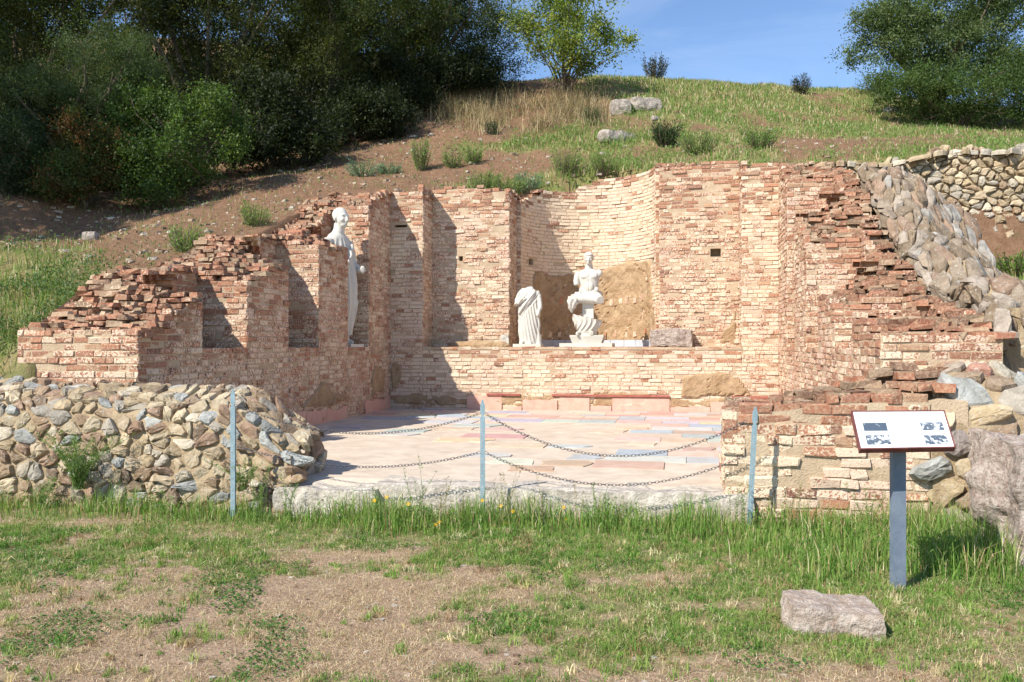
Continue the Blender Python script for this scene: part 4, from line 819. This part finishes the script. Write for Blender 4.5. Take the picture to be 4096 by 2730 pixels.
def tree(name, label, base, lobes, nclump, per, lsize, pal, seed, group=None, cat='tree', spread=.28, asp=.4, trunk_r=.15, fill=.35, clumpdir=.5, branches=14):
    r = np.random.default_rng(seed); base = np.array(base, float); root = thing(name, label, cat, tuple(base), group); lobes = np.array(lobes, float); sat = []
    for L0 in lobes:
        for _ in range(9):
            dd = r.normal(size=3); dd /= np.linalg.norm(dd); q_ = r.uniform(.25, .5); sat.append(np.r_[L0[:3]+dd*L0[3:]*r.uniform(.75, 1.05), L0[3:]*q_*np.array([1, 1, r.uniform(.6, 1.1)])])
    lobes[:, 3:] *= .86; lobes = np.vstack([lobes, sat])   # centre xyz, radii xyz (world)
    vol = (lobes[:, 3]*lobes[:, 4]*lobes[:, 5])**.62; pick = r.choice(len(lobes), nclump, p=vol/vol.sum()); d = r.normal(size=(nclump, 3)); d /= np.linalg.norm(d, axis=1)[:, None]
    rad = np.where(r.random(nclump) < fill, r.random(nclump)**.5*.8, .78+.27*r.random(nclump)); C = lobes[pick, :3]+d*rad[:, None]*lobes[pick, 3:]
    keep = C[:, 2] > hill(C[:, 0], C[:, 1])+.05; C, d = C[keep], d[keep]; nc = len(C); out = d + np.array([0, 0, .35]); out /= np.linalg.norm(out, axis=1)[:, None]
    P = np.repeat(C, per, 0); O = np.repeat(out, per, 0); t = r.uniform(-1, 1, len(P))[:, None]
    tw = r.normal(size=(nc, 3))*.6+out; tw /= np.linalg.norm(tw, axis=1)[:, None]; TW = np.repeat(tw, per, 0); sp = spread*np.repeat(r.uniform(.6, 1.5, nc), per)[:, None]
    P = P + TW*t*sp + r.normal(size=P.shape)*sp*.38; D = TW*clumpdir + r.normal(size=P.shape)*.6
    pal = np.array(pal); cc = pal[r.integers(0, len(pal), nc)]*r.uniform(.75, 1.3, (nc, 1)); col = np.repeat(cc, per, 0)*r.uniform(.8, 1.25, (len(P), 1))
    V, F_, Cc = leaves(P, D, lsize, col, asp, .6, seed); make_mesh('crown', V, F_, LEAF, root, Cc)
    mb = MB(); cen = lobes[:, :3].mean(0)
    for k in range(branches):
        tgt = C[r.integers(0, nc)]; mid = base*.45+tgt*.35+cen*.2; path = [base+np.array([r.normal()*.05, r.normal()*.05, -.3]), base*.75+mid*.25+r.normal(size=3)*.08, mid+r.normal(size=3)*.15, mid*.4+tgt*.6+r.normal(size=3)*.1, tgt]
        f = trunk_r*(1. if k < 3 else .5); tubes(mb, [tuple(q) for q in path], f, .012, 6)
    mb.build('trunk', BARK, root); return root
def lob(x, y, Y, rx, rz, ry=None):     # lobe from its measured place
    X, _, Z = px(x, y, Y); k = Y/FPX; return (X, Y, Z, rx*k, (ry or rx)*k, rz*k)
def gb(x, Y): X = (x-CX)*Y/FPX; return (X, Y, ground_z(X, Y)-.05)
DK = [(.052, .078, .016), (.030, .048, .012), (.090, .105, .022), (.060, .070, .014)]
OL = [(.075, .115, .045), (.055, .09, .035), (.11, .145, .065), (.065, .095, .025)]
tree('tree', 'dark evergreen tree filling the top left corner', gb(40, 22.5), [lob(20, 60, 22, 170, 170, 200), lob(140, -40, 23, 170, 150, 220), lob(60, 260, 21.5, 110, 110, 130)], 620, 80, .075, DK+OL[:1], 21, trunk_r=.2, fill=.45)
tree('tree', 'silvery green wild olive bulging forward on the left slope', gb(190, 19.8), [lob(210, 190, 19.5, 120, 90, 120), lob(90, 240, 20, 90, 90, 100), lob(270, 130, 20, 70, 60, 90), lob(250, 270, 19.8, 90, 70, 90)], 620, 80, .06, OL, 22, spread=.22, asp=.3)
tree('tree', 'tall dark olive-green tree rising above the elm bush', gb(470, 24.), [lob(450, 60, 24, 150, 130, 220), lob(560, -30, 24.5, 170, 120, 240), lob(380, -60, 25, 150, 130, 220), lob(560, 180, 24, 110, 100, 160), lob(450, 230, 24.5, 100, 100, 150)], 950, 80, .08, DK+[(.055, .060, .018), (.06, .062, .02)], 23, trunk_r=.22, fill=.45)
tree('tree', 'tall dark tree in the centre of the wood with dangling branches', gb(740, 26.), [lob(700, 40, 26, 150, 140, 240), lob(790, 120, 26, 120, 120, 200), lob(700, 200, 26, 110, 90, 160), lob(820, -30, 27, 150, 110, 240)], 950, 80, .085, DK+[(.05, .056, .018)], 24, trunk_r=.22, fill=.5)
tree('tree', 'dark grey-green olive tree at the right end of the wood', gb(960, 29.), [lob(940, 50, 28.5, 130, 130, 220), lob(1060, 100, 28.8, 110, 110, 180), lob(1030, -20, 29, 130, 100, 200), lob(920, 180, 28.5, 110, 80, 150), lob(1120, 60, 29.5, 80, 120, 150), lob(1120, 180, 29.8, 70, 55, 90)], 950, 80, .085, DK+OL[:2]+[(.06, .072, .03)], 25, trunk_r=.2, fill=.5)
tree('tree', 'dark tree at the back of the wood, seen through the gaps', gb(300, 29), [lob(200, 40, 29, 260, 200, 180), lob(330, 200, 29, 220, 140, 160), lob(500, 120, 30, 220, 220, 160), lob(60, 200, 28, 170, 200, 160)], 800, 60, .16, DK, 26, fill=.8, group='trees at the back of the wood')
tree('tree', 'dark tree at the back right of the wood, low crown reaching the ground', gb(800, 31), [lob(760, 60, 31, 250, 220, 180), lob(900, 140, 31, 180, 160, 160), lob(640, 260, 29, 170, 110, 140), lob(820, 250, 29.5, 120, 90, 130)], 900, 60, .16, DK, 27, fill=.8, group='trees at the back of the wood')
tree('tree', 'tall dark tree standing outside the left edge', (-16, 21, 4.), [(-15, 20, 9.5, 3.2, 3, 4), (-13.5, 22, 12, 3.5, 3, 3)], 700, 60, .16, DK, 28, fill=.6, group='trees at the back of the wood')
tree('tree', 'tall dark tree beside the one at the left edge', (-15, 15, 3.5), [(-14.5, 15, 8.5, 2.4, 2.6, 3.6), (-15.5, 13, 10, 2.5, 2.5, 3)], 700, 60, .16, DK, 29, fill=.6, group='trees at the back of the wood')
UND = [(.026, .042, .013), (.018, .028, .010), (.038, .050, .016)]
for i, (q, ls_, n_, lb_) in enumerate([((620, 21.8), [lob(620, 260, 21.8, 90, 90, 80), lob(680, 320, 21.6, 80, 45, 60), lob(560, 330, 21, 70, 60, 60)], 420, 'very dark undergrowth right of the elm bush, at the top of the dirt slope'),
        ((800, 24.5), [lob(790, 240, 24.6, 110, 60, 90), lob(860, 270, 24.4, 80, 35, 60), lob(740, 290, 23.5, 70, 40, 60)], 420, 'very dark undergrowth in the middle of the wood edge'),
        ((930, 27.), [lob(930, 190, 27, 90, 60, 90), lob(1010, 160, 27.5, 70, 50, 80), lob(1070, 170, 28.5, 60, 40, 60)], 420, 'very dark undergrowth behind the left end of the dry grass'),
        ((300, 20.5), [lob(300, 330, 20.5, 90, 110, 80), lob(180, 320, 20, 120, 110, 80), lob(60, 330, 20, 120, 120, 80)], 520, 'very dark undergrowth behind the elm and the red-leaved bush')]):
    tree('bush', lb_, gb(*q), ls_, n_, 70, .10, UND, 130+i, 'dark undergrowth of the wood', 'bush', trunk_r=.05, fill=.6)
ELM = [(.085, .145, .03), (.06, .11, .025), (.11, .16, .035), (.045, .085, .02)]
tree('bush', 'bright green elm bush hanging over the dirt slope', gb(440, 19.2), [lob(450, 290, 18.8, 75, 60, 90), lob(400, 370, 18.6, 90, 55, 90), lob(340, 225, 19.2, 50, 35, 70), lob(350, 425, 18.4, 75, 35, 70), lob(520, 260, 19, 40, 35, 60), lob(480, 220, 19, 35, 22, 50), lob(300, 300, 19, 50, 50, 50), lob(540, 330, 18.8, 25, 40, 40)], 430, 60, .065, ELM, 31, cat='bush', spread=.22, asp=.6, trunk_r=.05)
tree('bush', 'bush with reddish autumn leaves on the left bank', gb(190, 18.3), [lob(190, 320, 18, 55, 50, 60), lob(160, 400, 17.8, 65, 55, 60), lob(230, 380, 18.2, 70, 60, 60)], 300, 70, .05, [(.075, .12, .03), (.06, .10, .025), (.16, .08, .03), (.09, .10, .03)], 32, cat='bush', spread=.2, asp=.6, trunk_r=.04)
tree('bush', 'dark low bush against the left edge below the corner tree', gb(40, 18.2), [lob(30, 350, 18, 90, 90, 80), lob(60, 420, 17.8, 60, 35, 50)], 300, 70, .055, [(.03, .055, .018), (.045, .065, .03)], 33, cat='bush', spread=.2, trunk_r=.04)
tree('tree', 'small light green tree with loose twigs beside the blue sky', gb(1292, 28.), [lob(1290, 60, 27.8, 85, 80, 90), lob(1350, 110, 27.6, 60, 55, 70), lob(1230, 40, 28, 60, 60, 70), lob(1330, 20, 28, 75, 60, 80), lob(1400, 130, 27.6, 40, 18, 30), lob(1440, 95, 27.5, 32, 10, 20), lob(1385, 70, 27.6, 30, 35, 30), lob(1300, 140, 27.6, 60, 35, 50)], 300, 55, .10, [(.22, .27, .05), (.16, .22, .04), (.28, .30, .07), (.12, .17, .035)], 34, spread=.30, asp=.5, trunk_r=.055, fill=.4, branches=26)
RO = [(.12, .165, .06), (.085, .13, .045), (.16, .20, .085), (.07, .11, .04)]
tree('tree', 'large grey-green willow-like tree at the top right', gb(2140, 27.5), [lob(2130, 60, 27, 110, 90, 130), lob(2040, 50, 27, 70, 45, 80), lob(2040, 110, 27, 70, 50, 80), lob(2230, 30, 27, 140, 120, 180), lob(2200, 130, 26.8, 130, 90, 150), lob(2320, 80, 27, 120, 140, 150), lob(2010, 40, 27, 50, 30, 60)], 1150, 75, .095, RO, 35, trunk_r=.2, fill=.42)
tree('bush', 'dense dark bush under the right tree', gb(2200, 26.5), [lob(2150, 210, 26.2, 110, 55, 90), lob(2270, 200, 26, 110, 75, 90), lob(2350, 210, 25.8, 80, 70, 80), lob(2080, 200, 26.5, 60, 35, 70)], 620, 75, .075, [(.075, .13, .035), (.06, .105, .03), (.10, .15, .04)], 36, cat='bush', trunk_r=.06)
tree('bush', 'pale green bush on the skyline left of the big right tree', gb(2010, 32.), [lob(2005, 200, 32, 35, 20, 30)], 60, 60, .08, [(.15, .18, .09), (.12, .15, .07)], 37, cat='bush', trunk_r=.03)
def twiggy(label, base, H, W, n, cols, seed, per=26, ls=.05):        # broom-like shrub: upright stems with small leaves
    r = np.random.default_rng(seed); root = thing('shrub', label, 'shrub', base); mb = MB(); P = []; D = []
    for k in range(n):
        a = r.uniform(0, 6.28); s = W*r.uniform(.3, 1)*.5; h = H*r.uniform(.55, 1.); tip = Vector(base)+Vector((math.cos(a)*s, math.sin(a)*s, h)); b0 = Vector(base)+Vector((math.cos(a)*s*.2, math.sin(a)*s*.2, -.05)); mid = b0.lerp(tip, .5)+Vector((math.cos(a)*s*.15, math.sin(a)*s*.15, 0))
        tubes(mb, [b0, mid, tip], .012, .003, 4)
        for j in range(per):
            t = r.uniform(.1, 1)**.8; q = b0.lerp(mid, t*2) if t < .5 else mid.lerp(tip, t*2-1); P.append(tuple(q+Vector(r.normal(size=3)*.035))); D.append(tuple(Vector((math.cos(a), math.sin(a), 1.2))+Vector(r.normal(size=3)*.6)))
    mb.build('stems', BARK, root); c = np.array(cols)[r.integers(0, len(cols), len(P))]*r.uniform(.6, 1.2, (len(P), 1)); V, F_, Cc = leaves(np.array(P), np.array(D), ls, c, .3, .2, seed); make_mesh('foliage', V, F_, LEAF, root, Cc)
twiggy('broom-like dark shrub standing against the sky right of the light green tree', gb(1505, 31.8), 1.0, 1.0, 60, [(.05, .08, .04), (.035, .06, .03)], 41, 34, .07)
twiggy('small dark shrub on the skyline in the middle of the right hill', gb(1838, 31.5), .75, .85, 40, [(.04, .07, .03), (.03, .05, .025)], 42, 34, .07)
twiggy('dark leafy bush on the bank above the apse', gb(1528, 22.0), .62, .95, 60, [(.035, .075, .02), (.05, .10, .03)], 43, 40, .075)
WG = [(.24, .36, .09), (.19, .32, .07), (.30, .40, .13)]; BL = [(.17, .32, .17), (.24, .38, .25), (.13, .26, .13)]
for i, (x_, Y_, H_, W_, n_, c_, l_) in enumerate([(1110, 19.5, .55, .9, 70, WG, 'feathery light green weeds just above the left half of the back wall'), (1170, 19.3, .45, .9, 70, WG, 'feathery weeds above the rectangular recess'), (1215, 19.6, .5, .7, 50, BL, 'blue-green thistle clump above the left end of the apse'),
        (1300, 20.5, .7, .8, 70, WG, 'tall feathery weed clump above the apse'), (1390, 20.3, .5, .8, 60, WG, 'feathery weeds above the right side of the apse'), (968, 21.3, .85, .5, 60, WG, 'tall yellow-green weed at the edge of the tree shadow'), (1040, 21.6, .5, .6, 40, WG, 'low green weed right of the tall yellow-green one'), (1085, 21.8, .45, .6, 50, WG, 'bushy green weed on the bank left of the dry grass'),
        (835, 20.6, .4, 1.0, 50, BL, 'blue-green plants at the shadow edge behind the statue niche'), (895, 21., .3, .7, 40, BL, 'pale blue-green thistle right of the blue-green plants'), (1128, 24.0, .45, .4, 30, [(.04, .09, .03)], 'small dark green shrub below the dry grass'), (1600, 21.0, .6, 1.2, 80, WG, 'green weeds above the right recess of the back wall'), (1745, 20.6, .5, .9, 60, [(.10, .22, .03), (.14, .27, .05)], 'bright green sapling bush above the right pier'),
        (427, 13.6, .5, .5, 40, WG, 'green weed on the slope outside the left wall, nearest to the dirt'), (590, 15.6, .45, .7, 40, WG, 'green weeds beside the outer edge of the left wall'), (2330, 13.2, .4, 1.1, 60, [(.13, .25, .04), (.18, .30, .06)], 'bright yellow-green weeds at the right edge below the stone wall'), (1360, 24.6, .6, .7, 60, [(.08, .14, .04)], 'dark green weed at the right foot of the dry grass')]):
    twiggy(l_, gb(x_, Y_), H_, W_, n_, c_, 50+i, 30, .05)

# ---------------------------------------------------------------- grass
def blades(name, X, Y, h, wd, cols, mat, lean=.5, seed=1, zoff=-.01, Z=None, kind='stuff'):
    r = np.random.default_rng(seed); n = len(X); Z = hill(X, Y) if Z is None else Z; a = r.uniform(0, 6.283, n); l = h*lean*np.abs(r.normal(size=n))*1.0; dx, dy = np.cos(a)*l, np.sin(a)*l; b = r.uniform(0, 6.283, n); wx, wy = np.cos(b)*wd/2, np.sin(b)*wd/2
    P0 = np.c_[X-wx, Y-wy, Z+zoff]; P1 = np.c_[X+wx, Y+wy, Z+zoff]; P2 = np.c_[X+dx*.35+wx*.8, Y+dy*.35+wy*.8, Z+h*.6]; P3 = np.c_[X+dx*.35-wx*.8, Y+dy*.35-wy*.8, Z+h*.6]; zt = np.maximum(Z+h*np.sqrt(np.maximum(.05, 1-np.minimum(l/h, .97)**2)), Z+.003); P4 = np.c_[X+dx, Y+dy, zt]
    V = np.stack([P0, P1, P2, P3, P4, P4], 1); V = V.reshape(-1, 3); k = np.arange(n)*6; F_ = np.concatenate([np.c_[k, k+1, k+2, k+3], np.c_[k+3, k+2, k+4, k+5]])
    o = make_mesh(name, V, F_, mat, None, np.repeat(cols, 6, 0)); tag(o, kind=kind); return o
def scatter(n, x0, x1, y0, y1, dens, seed):
    r = np.random.default_rng(seed); X = r.uniform(x0, x1, n); Y = r.uniform(y0, y1, n); k = r.random(n) < dens(X, Y); return X[k], Y[k], r
GR = np.array([(.155, .285, .05), (.105, .225, .035), (.215, .33, .07), (.28, .35, .10)]); DR = np.array([(.58, .47, .28), (.48, .36, .20), (.70, .60, .40), (.36, .23, .13)])
def gcols(r, n, dry): c = np.where((r.random(n) < dry)[:, None], DR[r.integers(0, 4, n)], GR[r.integers(0, 4, n)]); return c*r.uniform(.75, 1.2, (n, 1))
infr = lambda X, Y: (np.abs(X) < Y*.62+1.3)
X, Y, r = scatter(504000, -6.2, 6.2, 3.6, 8.0, lambda X, Y: np.where(infr(X, Y), np.clip((lushness(X, Y)-.22)*1.5, .0, 1)*np.clip(5.2/Y, .4, 1)*np.clip(.7+1.6*fbm2(X, Y, 14, 2, 3), .1, 1), 0), 61)
_, v_ = uv(X, Y); k = v_ < 7.55; X, Y = X[k], Y[k]; n = len(X); lu = lushness(X, Y)
blades('turf', X, Y, r.uniform(.012, .045, n)*(.5+.8*lu), r.uniform(.0025, .005, n), gcols(r, n, .50-.30*lu), GRASSM, 1.4, 62)
# radiating tufts of coarse grass
tx, ty, r = scatter(18000, -6.2, 6.2, 3.6, 7.6, lambda X, Y: np.where(infr(X, Y), np.clip(.12+.55*lushness(X, Y), 0, 1)*np.clip(.55+1.8*fbm2(X, Y, 2.6, 3, 77), 0.03, 1), 0), 161)
per = 22; n = len(tx)*per; ts = np.repeat(r.uniform(.35, 1.25, len(tx)), per); X = np.repeat(tx, per)+r.normal(size=n)*.022*ts; Y = np.repeat(ty, per)+r.normal(size=n)*.022*ts
tc_ = np.repeat(gcols(r, len(tx), .22), per, 0)*r.uniform(.75, 1.25, (n, 1)); _, v_ = uv(X, Y); k = v_ < 7.5
blades('grass_tufts', X[k], Y[k], (r.uniform(.03, .075, n)*ts)[k], r.uniform(.003, .006, n)[k], tc_[k], GRASSM, 1.1, 162)
X, Y, r = scatter(396000, -6.2, 6.2, 3.6, 8.0, lambda X, Y: np.where(infr(X, Y), .85*np.clip(1.1-lushness(X, Y), .15, 1)*np.clip(.55+1.8*fbm2(X, Y, 2.2, 3, 44), .1, 1), 0), 63)
_, v_ = uv(X, Y); k = v_ < 7.5; X, Y = X[k], Y[k]; n = len(X); blades('dry_litter', X, Y, r.uniform(.01, .035, n), r.uniform(.0015, .003, n), gcols(r, n, .97), DRYM, 2.8, 64)
# broad leaved clover-like patches
X, Y, r = scatter(160000, -5, 5, 3.6, 7.4, lambda X, Y: np.where(infr(X, Y), np.clip((fbm2(X, Y, 1.6, 4, 30)-.16)*5, 0, 1)*np.clip(1-lushness(X, Y)*.5, .3, 1), 0), 65)
n = len(X); P = np.c_[X, Y, hill(X, Y)+r.uniform(.0, .02, n)]; D = np.c_[r.normal(size=(n, 2)), r.uniform(0, .5, n)]; c = np.array([(.07, .17, .03), (.10, .21, .04), (.055, .13, .025)])[r.integers(0, 3, n)]*r.uniform(.8, 1.2, (n, 1))
V, F_, Cc = leaves(P, D, .022, c, .6, 1.5, 66); o = make_mesh('clover', V, F_, GRASSM, None, Cc); tag(o, kind='stuff')
def longd(X, Y):
    u, v = uv(X, Y); band = np.exp(-((v-7.28)/.26)**2)*(.35+.85*sstep(-3.6, -2.5, u)) ; band = np.where(v > 7.58, 0, band)
    right = sstep(1.3, 2.3, X)*sstep(5.45, 6.1, Y)*(v < 7.6); left = .55*np.exp(-((v-7.42)/.16)**2)*(u < -3.8)*(v < 7.6)
    return np.clip(np.maximum(np.maximum(band, right), left)*(.62+1.5*fbm2(X, Y, 1.9, 3, 12)), 0, 1)
X, Y, r = scatter(150000, -6, 5.2, 5.2, 8.9, lambda X, Y: np.where(infr(X, Y), longd(X, Y), 0), 67); n = len(X)
blades('long_grass', X, Y, r.uniform(.06, .27, n)*(.5+.7*longd(X, Y))*np.clip(1+.9*fbm2(X, Y, 3.2, 2, 19), .5, 1.5), r.uniform(.004, .008, n), gcols(r, n, .12), GRASSM, .45, 68)
X, Y, r = scatter(90000, -6, 5.2, 5.4, 8.9, lambda X, Y: np.where(infr(X, Y), longd(X, Y)*np.clip((fbm2(X, Y, 2.4, 3, 55)+.05)*4, 0, 1)*.6, 0), 167); n = len(X); hh = np.clip(.3+fbm2(X, Y, 2.4, 3, 55)*1.6, .1, 1)
P = np.c_[X, Y, hill(X, Y)+r.uniform(0, .24, n)*hh]; D = np.c_[r.normal(size=(n, 2)), r.uniform(-.2, .9, n)]; c = np.array([(.12, .24, .05), (.09, .19, .035), (.17, .30, .06)])[r.integers(0, 3, n)]*r.uniform(.7, 1.2, (n, 1)); V, F_, Cc = leaves(P, D, .035, c, .38, .4, 168); o = make_mesh('leafy_weeds', V, F_, GRASSM, None, Cc); tag(o, kind='stuff')
# hill vegetation
X, Y, r = scatter(620000, -16, 19, 8.3, 36, lambda X, Y: np.where(np.abs(X) < Y*.62+2.5, hg(X, Y)*np.clip(.35+6/Y, 0, 1), 0), 71); n = len(X); h_ = r.uniform(.05, .16, n)*(.5+hg(X, Y)); 
blades('hill_grass', X, Y, h_, r.uniform(.008, .02, n)*np.clip(Y/20, .6, 1.4), gcols(r, n, .40)*np.where(X < -4, .9, .88)[:, None], GRASSM, .6, 72)
X, Y, r = scatter(260000, -5, 13, 16.8, 27, lambda X, Y: np.where(np.abs(X) < Y*.62+.5, (hg(X, Y) > .3)*hg(X, Y)*np.clip((fbm2(X, Y, 1.1, 4, 31)+.08)*4, 0, 1)*.55, 0), 173); n = len(X)
P = np.c_[X, Y, hill(X, Y)+r.uniform(0, .26, n)*np.clip((fbm2(X, Y, 1.1, 4, 31)+.1)*3, .2, 1)]; D = np.c_[r.normal(size=(n, 2))*.5, r.uniform(.3, 1, n)]; c = np.array([(.19, .31, .07), (.15, .26, .06), (.25, .35, .10), (.13, .22, .05)])[r.integers(0, 4, n)]*r.uniform(.75, 1.2, (n, 1)); V, F_, Cc = leaves(P, D, .075, c, .22, .4, 174); o = make_mesh('hill_herbs', V, F_, GRASSM, None, Cc); tag(o, kind='stuff')
# the low herbs on the left bank
X, Y, r = scatter(120000, -9, -3.5, 8.4, 16, lambda X, Y: np.where((np.abs(X) < Y*.62+.5), hg(X, Y)*np.clip(1.3-(Y-9)/4.5, .03, 1)*(fbm2(X, Y, 1.3, 3, 21) > -.15), 0), 73); n = len(X)
P = np.c_[X, Y, hill(X, Y)+r.uniform(0, .22, n)]; D = np.c_[r.normal(size=(n, 2))*.6, r.uniform(.2, 1, n)]; c = np.array([(.12, .20, .05), (.11, .19, .09), (.17, .23, .06), (.08, .14, .035)])[r.integers(0, 4, n)]*r.uniform(.75, 1.2, (n, 1)); V, F_, Cc = leaves(P, D, .05, c, .35, .5, 74); o = make_mesh('bank_herbs', V, F_, GRASSM, None, Cc); tag(o, kind='stuff')
# dry straw mound
X, Y, r = scatter(70000, -3, 3.2, 23.5, 29.5, lambda X, Y: np.clip((.45+fbm2(X, Y, 1.2, 3, 91)*1.5)*np.exp(-(((X-.9)/1.3)**2+((Y-26.0)/1.5)**2)) + .35*np.exp(-(((X+1.5)/1.1)**2+((Y-27.5)/1.2)**2)), 0, 1), 75); n = len(X)
blades('dry_grass', X, Y, r.uniform(.3, .75, n), r.uniform(.008, .016, n), np.array([(.46, .35, .19), (.34, .24, .13), (.52, .43, .26), (.26, .17, .10), (.20, .20, .07)])[r.integers(0, 5, n)]*r.uniform(.6, 1.15, (n, 1)), DRYM, .95, 76)
# pebbles and clods on the slopes
mb = MB(); r = np.random.default_rng(80)
for k in range(7500):
    if k < 6600: Y = r.uniform(13, 26); X = r.uniform(-Y*.62, Y*.62)
    else: Y = r.uniform(3.8, 7.2); X = r.uniform(-Y*.6, Y*.6)
    u, v = uv(X, Y)
    if Y > 10 and (hg(np.array([X]), np.array([Y]))[0] == 0 or (X > 1 and r.random() < .6)): continue
    s = (.02+.085*r.random()**6) if Y > 10 else .006+.02*r.random()**3; z = ground_z(X, Y); V = []
    for zz, q in ((-.4, 1.), (.35, .9)):
        for a in range(5): th = a*1.257+r.uniform(-.3, .3); V.append((X+math.cos(th)*s*q*r.uniform(.6, 1.3), Y+math.sin(th)*s*q*r.uniform(.6, 1.2), z+zz*s*r.uniform(.6, 1)))
    mb.add(V, [(5, 6, 7, 8, 9)]+[(a, (a+1) % 5, 5+(a+1) % 5, 5+a) for a in range(5)], random.choice(((.36, .28, .21), (.42, .36, .29), (.26, .18, .12), (.46, .42, .36), (.20, .13, .09))))
o = mb.build('pebbles', STONE); tag(o, kind='stuff')
# tall weeds in front of the threshold, on the walls, and single flowers
def stalk(label, base, H, n, cols, seed, ls=.03, spread=.16, cat='weed', name='weed'):
    r = np.random.default_rng(seed); root = thing(name, label, cat, base); mb = MB(); P = []; D = []
    for k in range(n):
        h = H*r.uniform(.5, 1); dx, dy = r.normal(size=2)*spread*h*1.1; b0 = Vector(base)+Vector((r.normal()*.03, r.normal()*.02, -.02)); tip = b0+Vector((dx, dy, h)); mid = b0.lerp(tip, .5)+Vector((-dx*.15, 0, h*.04)); tubes(mb, [b0, mid, tip], .003, .0012, 4, tuple(cols[0])+(1,))
        for j in range(int(26*h/.5)+6):
            t = r.uniform(.15, 1); q = b0.lerp(mid, t*2) if t < .5 else mid.lerp(tip, t*2-1); P.append(tuple(q)); D.append((r.normal(), r.normal(), .7))
    mb.build('stems', GRASSM, root); c = np.array(cols)[r.integers(0, len(cols), len(P))]*r.uniform(.8, 1.2, (len(P), 1)); V, F_, Cc = leaves(np.array(P), np.array(D), ls, c, .22, .3, seed); make_mesh('foliage', V, F_, GRASSM, root, Cc)
SG = [(.16, .25, .06), (.12, .21, .05), (.22, .30, .09)]; SD = [(.33, .28, .15), (.24, .24, .10), (.40, .34, .20)]
for i, (x_, Y_, H_, n_, c_, l_) in enumerate([(958, 7.5, .66, 5, SG, 'tall feathery weed left of the middle post'), (1010, 7.4, .5, 7, SD, 'dry seeding stalks just left of the middle post'), (1165, 7.4, .52, 6, SD, 'thin dry stalks just right of the middle post'), (1245, 7.35, .45, 5, SD, 'sparse dry weed in front of the threshold slabs'), (1330, 7.3, .42, 5, SD, 'dry weed halfway between the middle and right posts'), (1370, 7.3, .5, 4, SG, 'single tall green weed before the threshold'),
        (600, 7.75, .55, 12, SG, 'green weed clump at the foot of the left post'), (660, 7.8, .5, 9, SG, 'spreading weed at the end of the left stone wall'), (870, 7.5, .4, 8, SG, 'weed with yellow-green tops before the left threshold slab'), (1700, 7.1, .42, 7, SG, 'grass tuft at the left corner of the brick spur'), (1830, 7.0, .45, 6, SD, 'dry grass stalks against the brick spur'), (1985, 6.9, .45, 9, SG, 'dark leafy weed against the brick spur left of the sign post')]):
    X = (x_-CX)*Y_/FPX; stalk(l_, (X, Y_, ground_z(X, Y_)), H_, n_, c_, 90+i)
for i, (x_, y_, n_, l_) in enumerate([(180, 1060, 30, 'large hanging weed in the middle of the left stone wall'), (95, 1100, 8, 'small weed at the left end of the stone wall face'), (560, 1060, 8, 'small weed on the stone wall beside the left post')]):
    Y_ = 8.05+(600-x_)*.0008; stalk(l_, px(x_, y_+60, Y_), .62 if n_ > 20 else .3, n_*2, SG, 110+i, .04, .42)
flm, _n, _p = newmat('yellow_petal'); _p.inputs['Base Color'].default_value = (.80, .48, .02, 1)
stm, _n, _p = newmat('flower_stem'); _p.inputs['Base Color'].default_value = (.12, .2, .05, 1)
proto = None
for i, (x_, y_) in enumerate([(888, 1142), (938, 1158), (1010, 1200), (1000, 1206), (1150, 1162), (1178, 1175), (1160, 1203), (1295, 1166), (1300, 1192), (1108, 1150), (1190, 1228), (860, 1150)]):
    Y_ = 7.35; p = px(x_, y_, Y_)
    if proto is None:
        proto = thing('wildflower', 'small yellow wildflower in the grass in front of the threshold', 'flower', p, 'yellow flowers in the long grass'); mb = MB()
        for k in range(7): a = k*.9; mb.add([(p[0], p[1], p[2]), (p[0]+.014*math.cos(a-.3), p[1]+.006*math.sin(a), p[2]+.014*math.sin(a-.3)), (p[0]+.02*math.cos(a), p[1]-.004, p[2]+.017*math.sin(a)), (p[0]+.014*math.cos(a+.3), p[1]+.006*math.sin(a), p[2]+.014*math.sin(a+.3))], [(0, 1, 2, 3)])
        mb.build('petals', flm, proto); mb = MB(); tubes(mb, [(p[0], p[1]+.004, p[2]-.25), (p[0], p[1]+.003, p[2])], .0015, .0015, 4); mb.build('stem', stm, proto)
    else:
        c = proto.copy(); COL.objects.link(c); c.location = p
        for ch in list(proto.children): d = ch.copy(); COL.objects.link(d); d.parent = c; d.matrix_parent_inverse = ch.matrix_parent_inverse.copy()
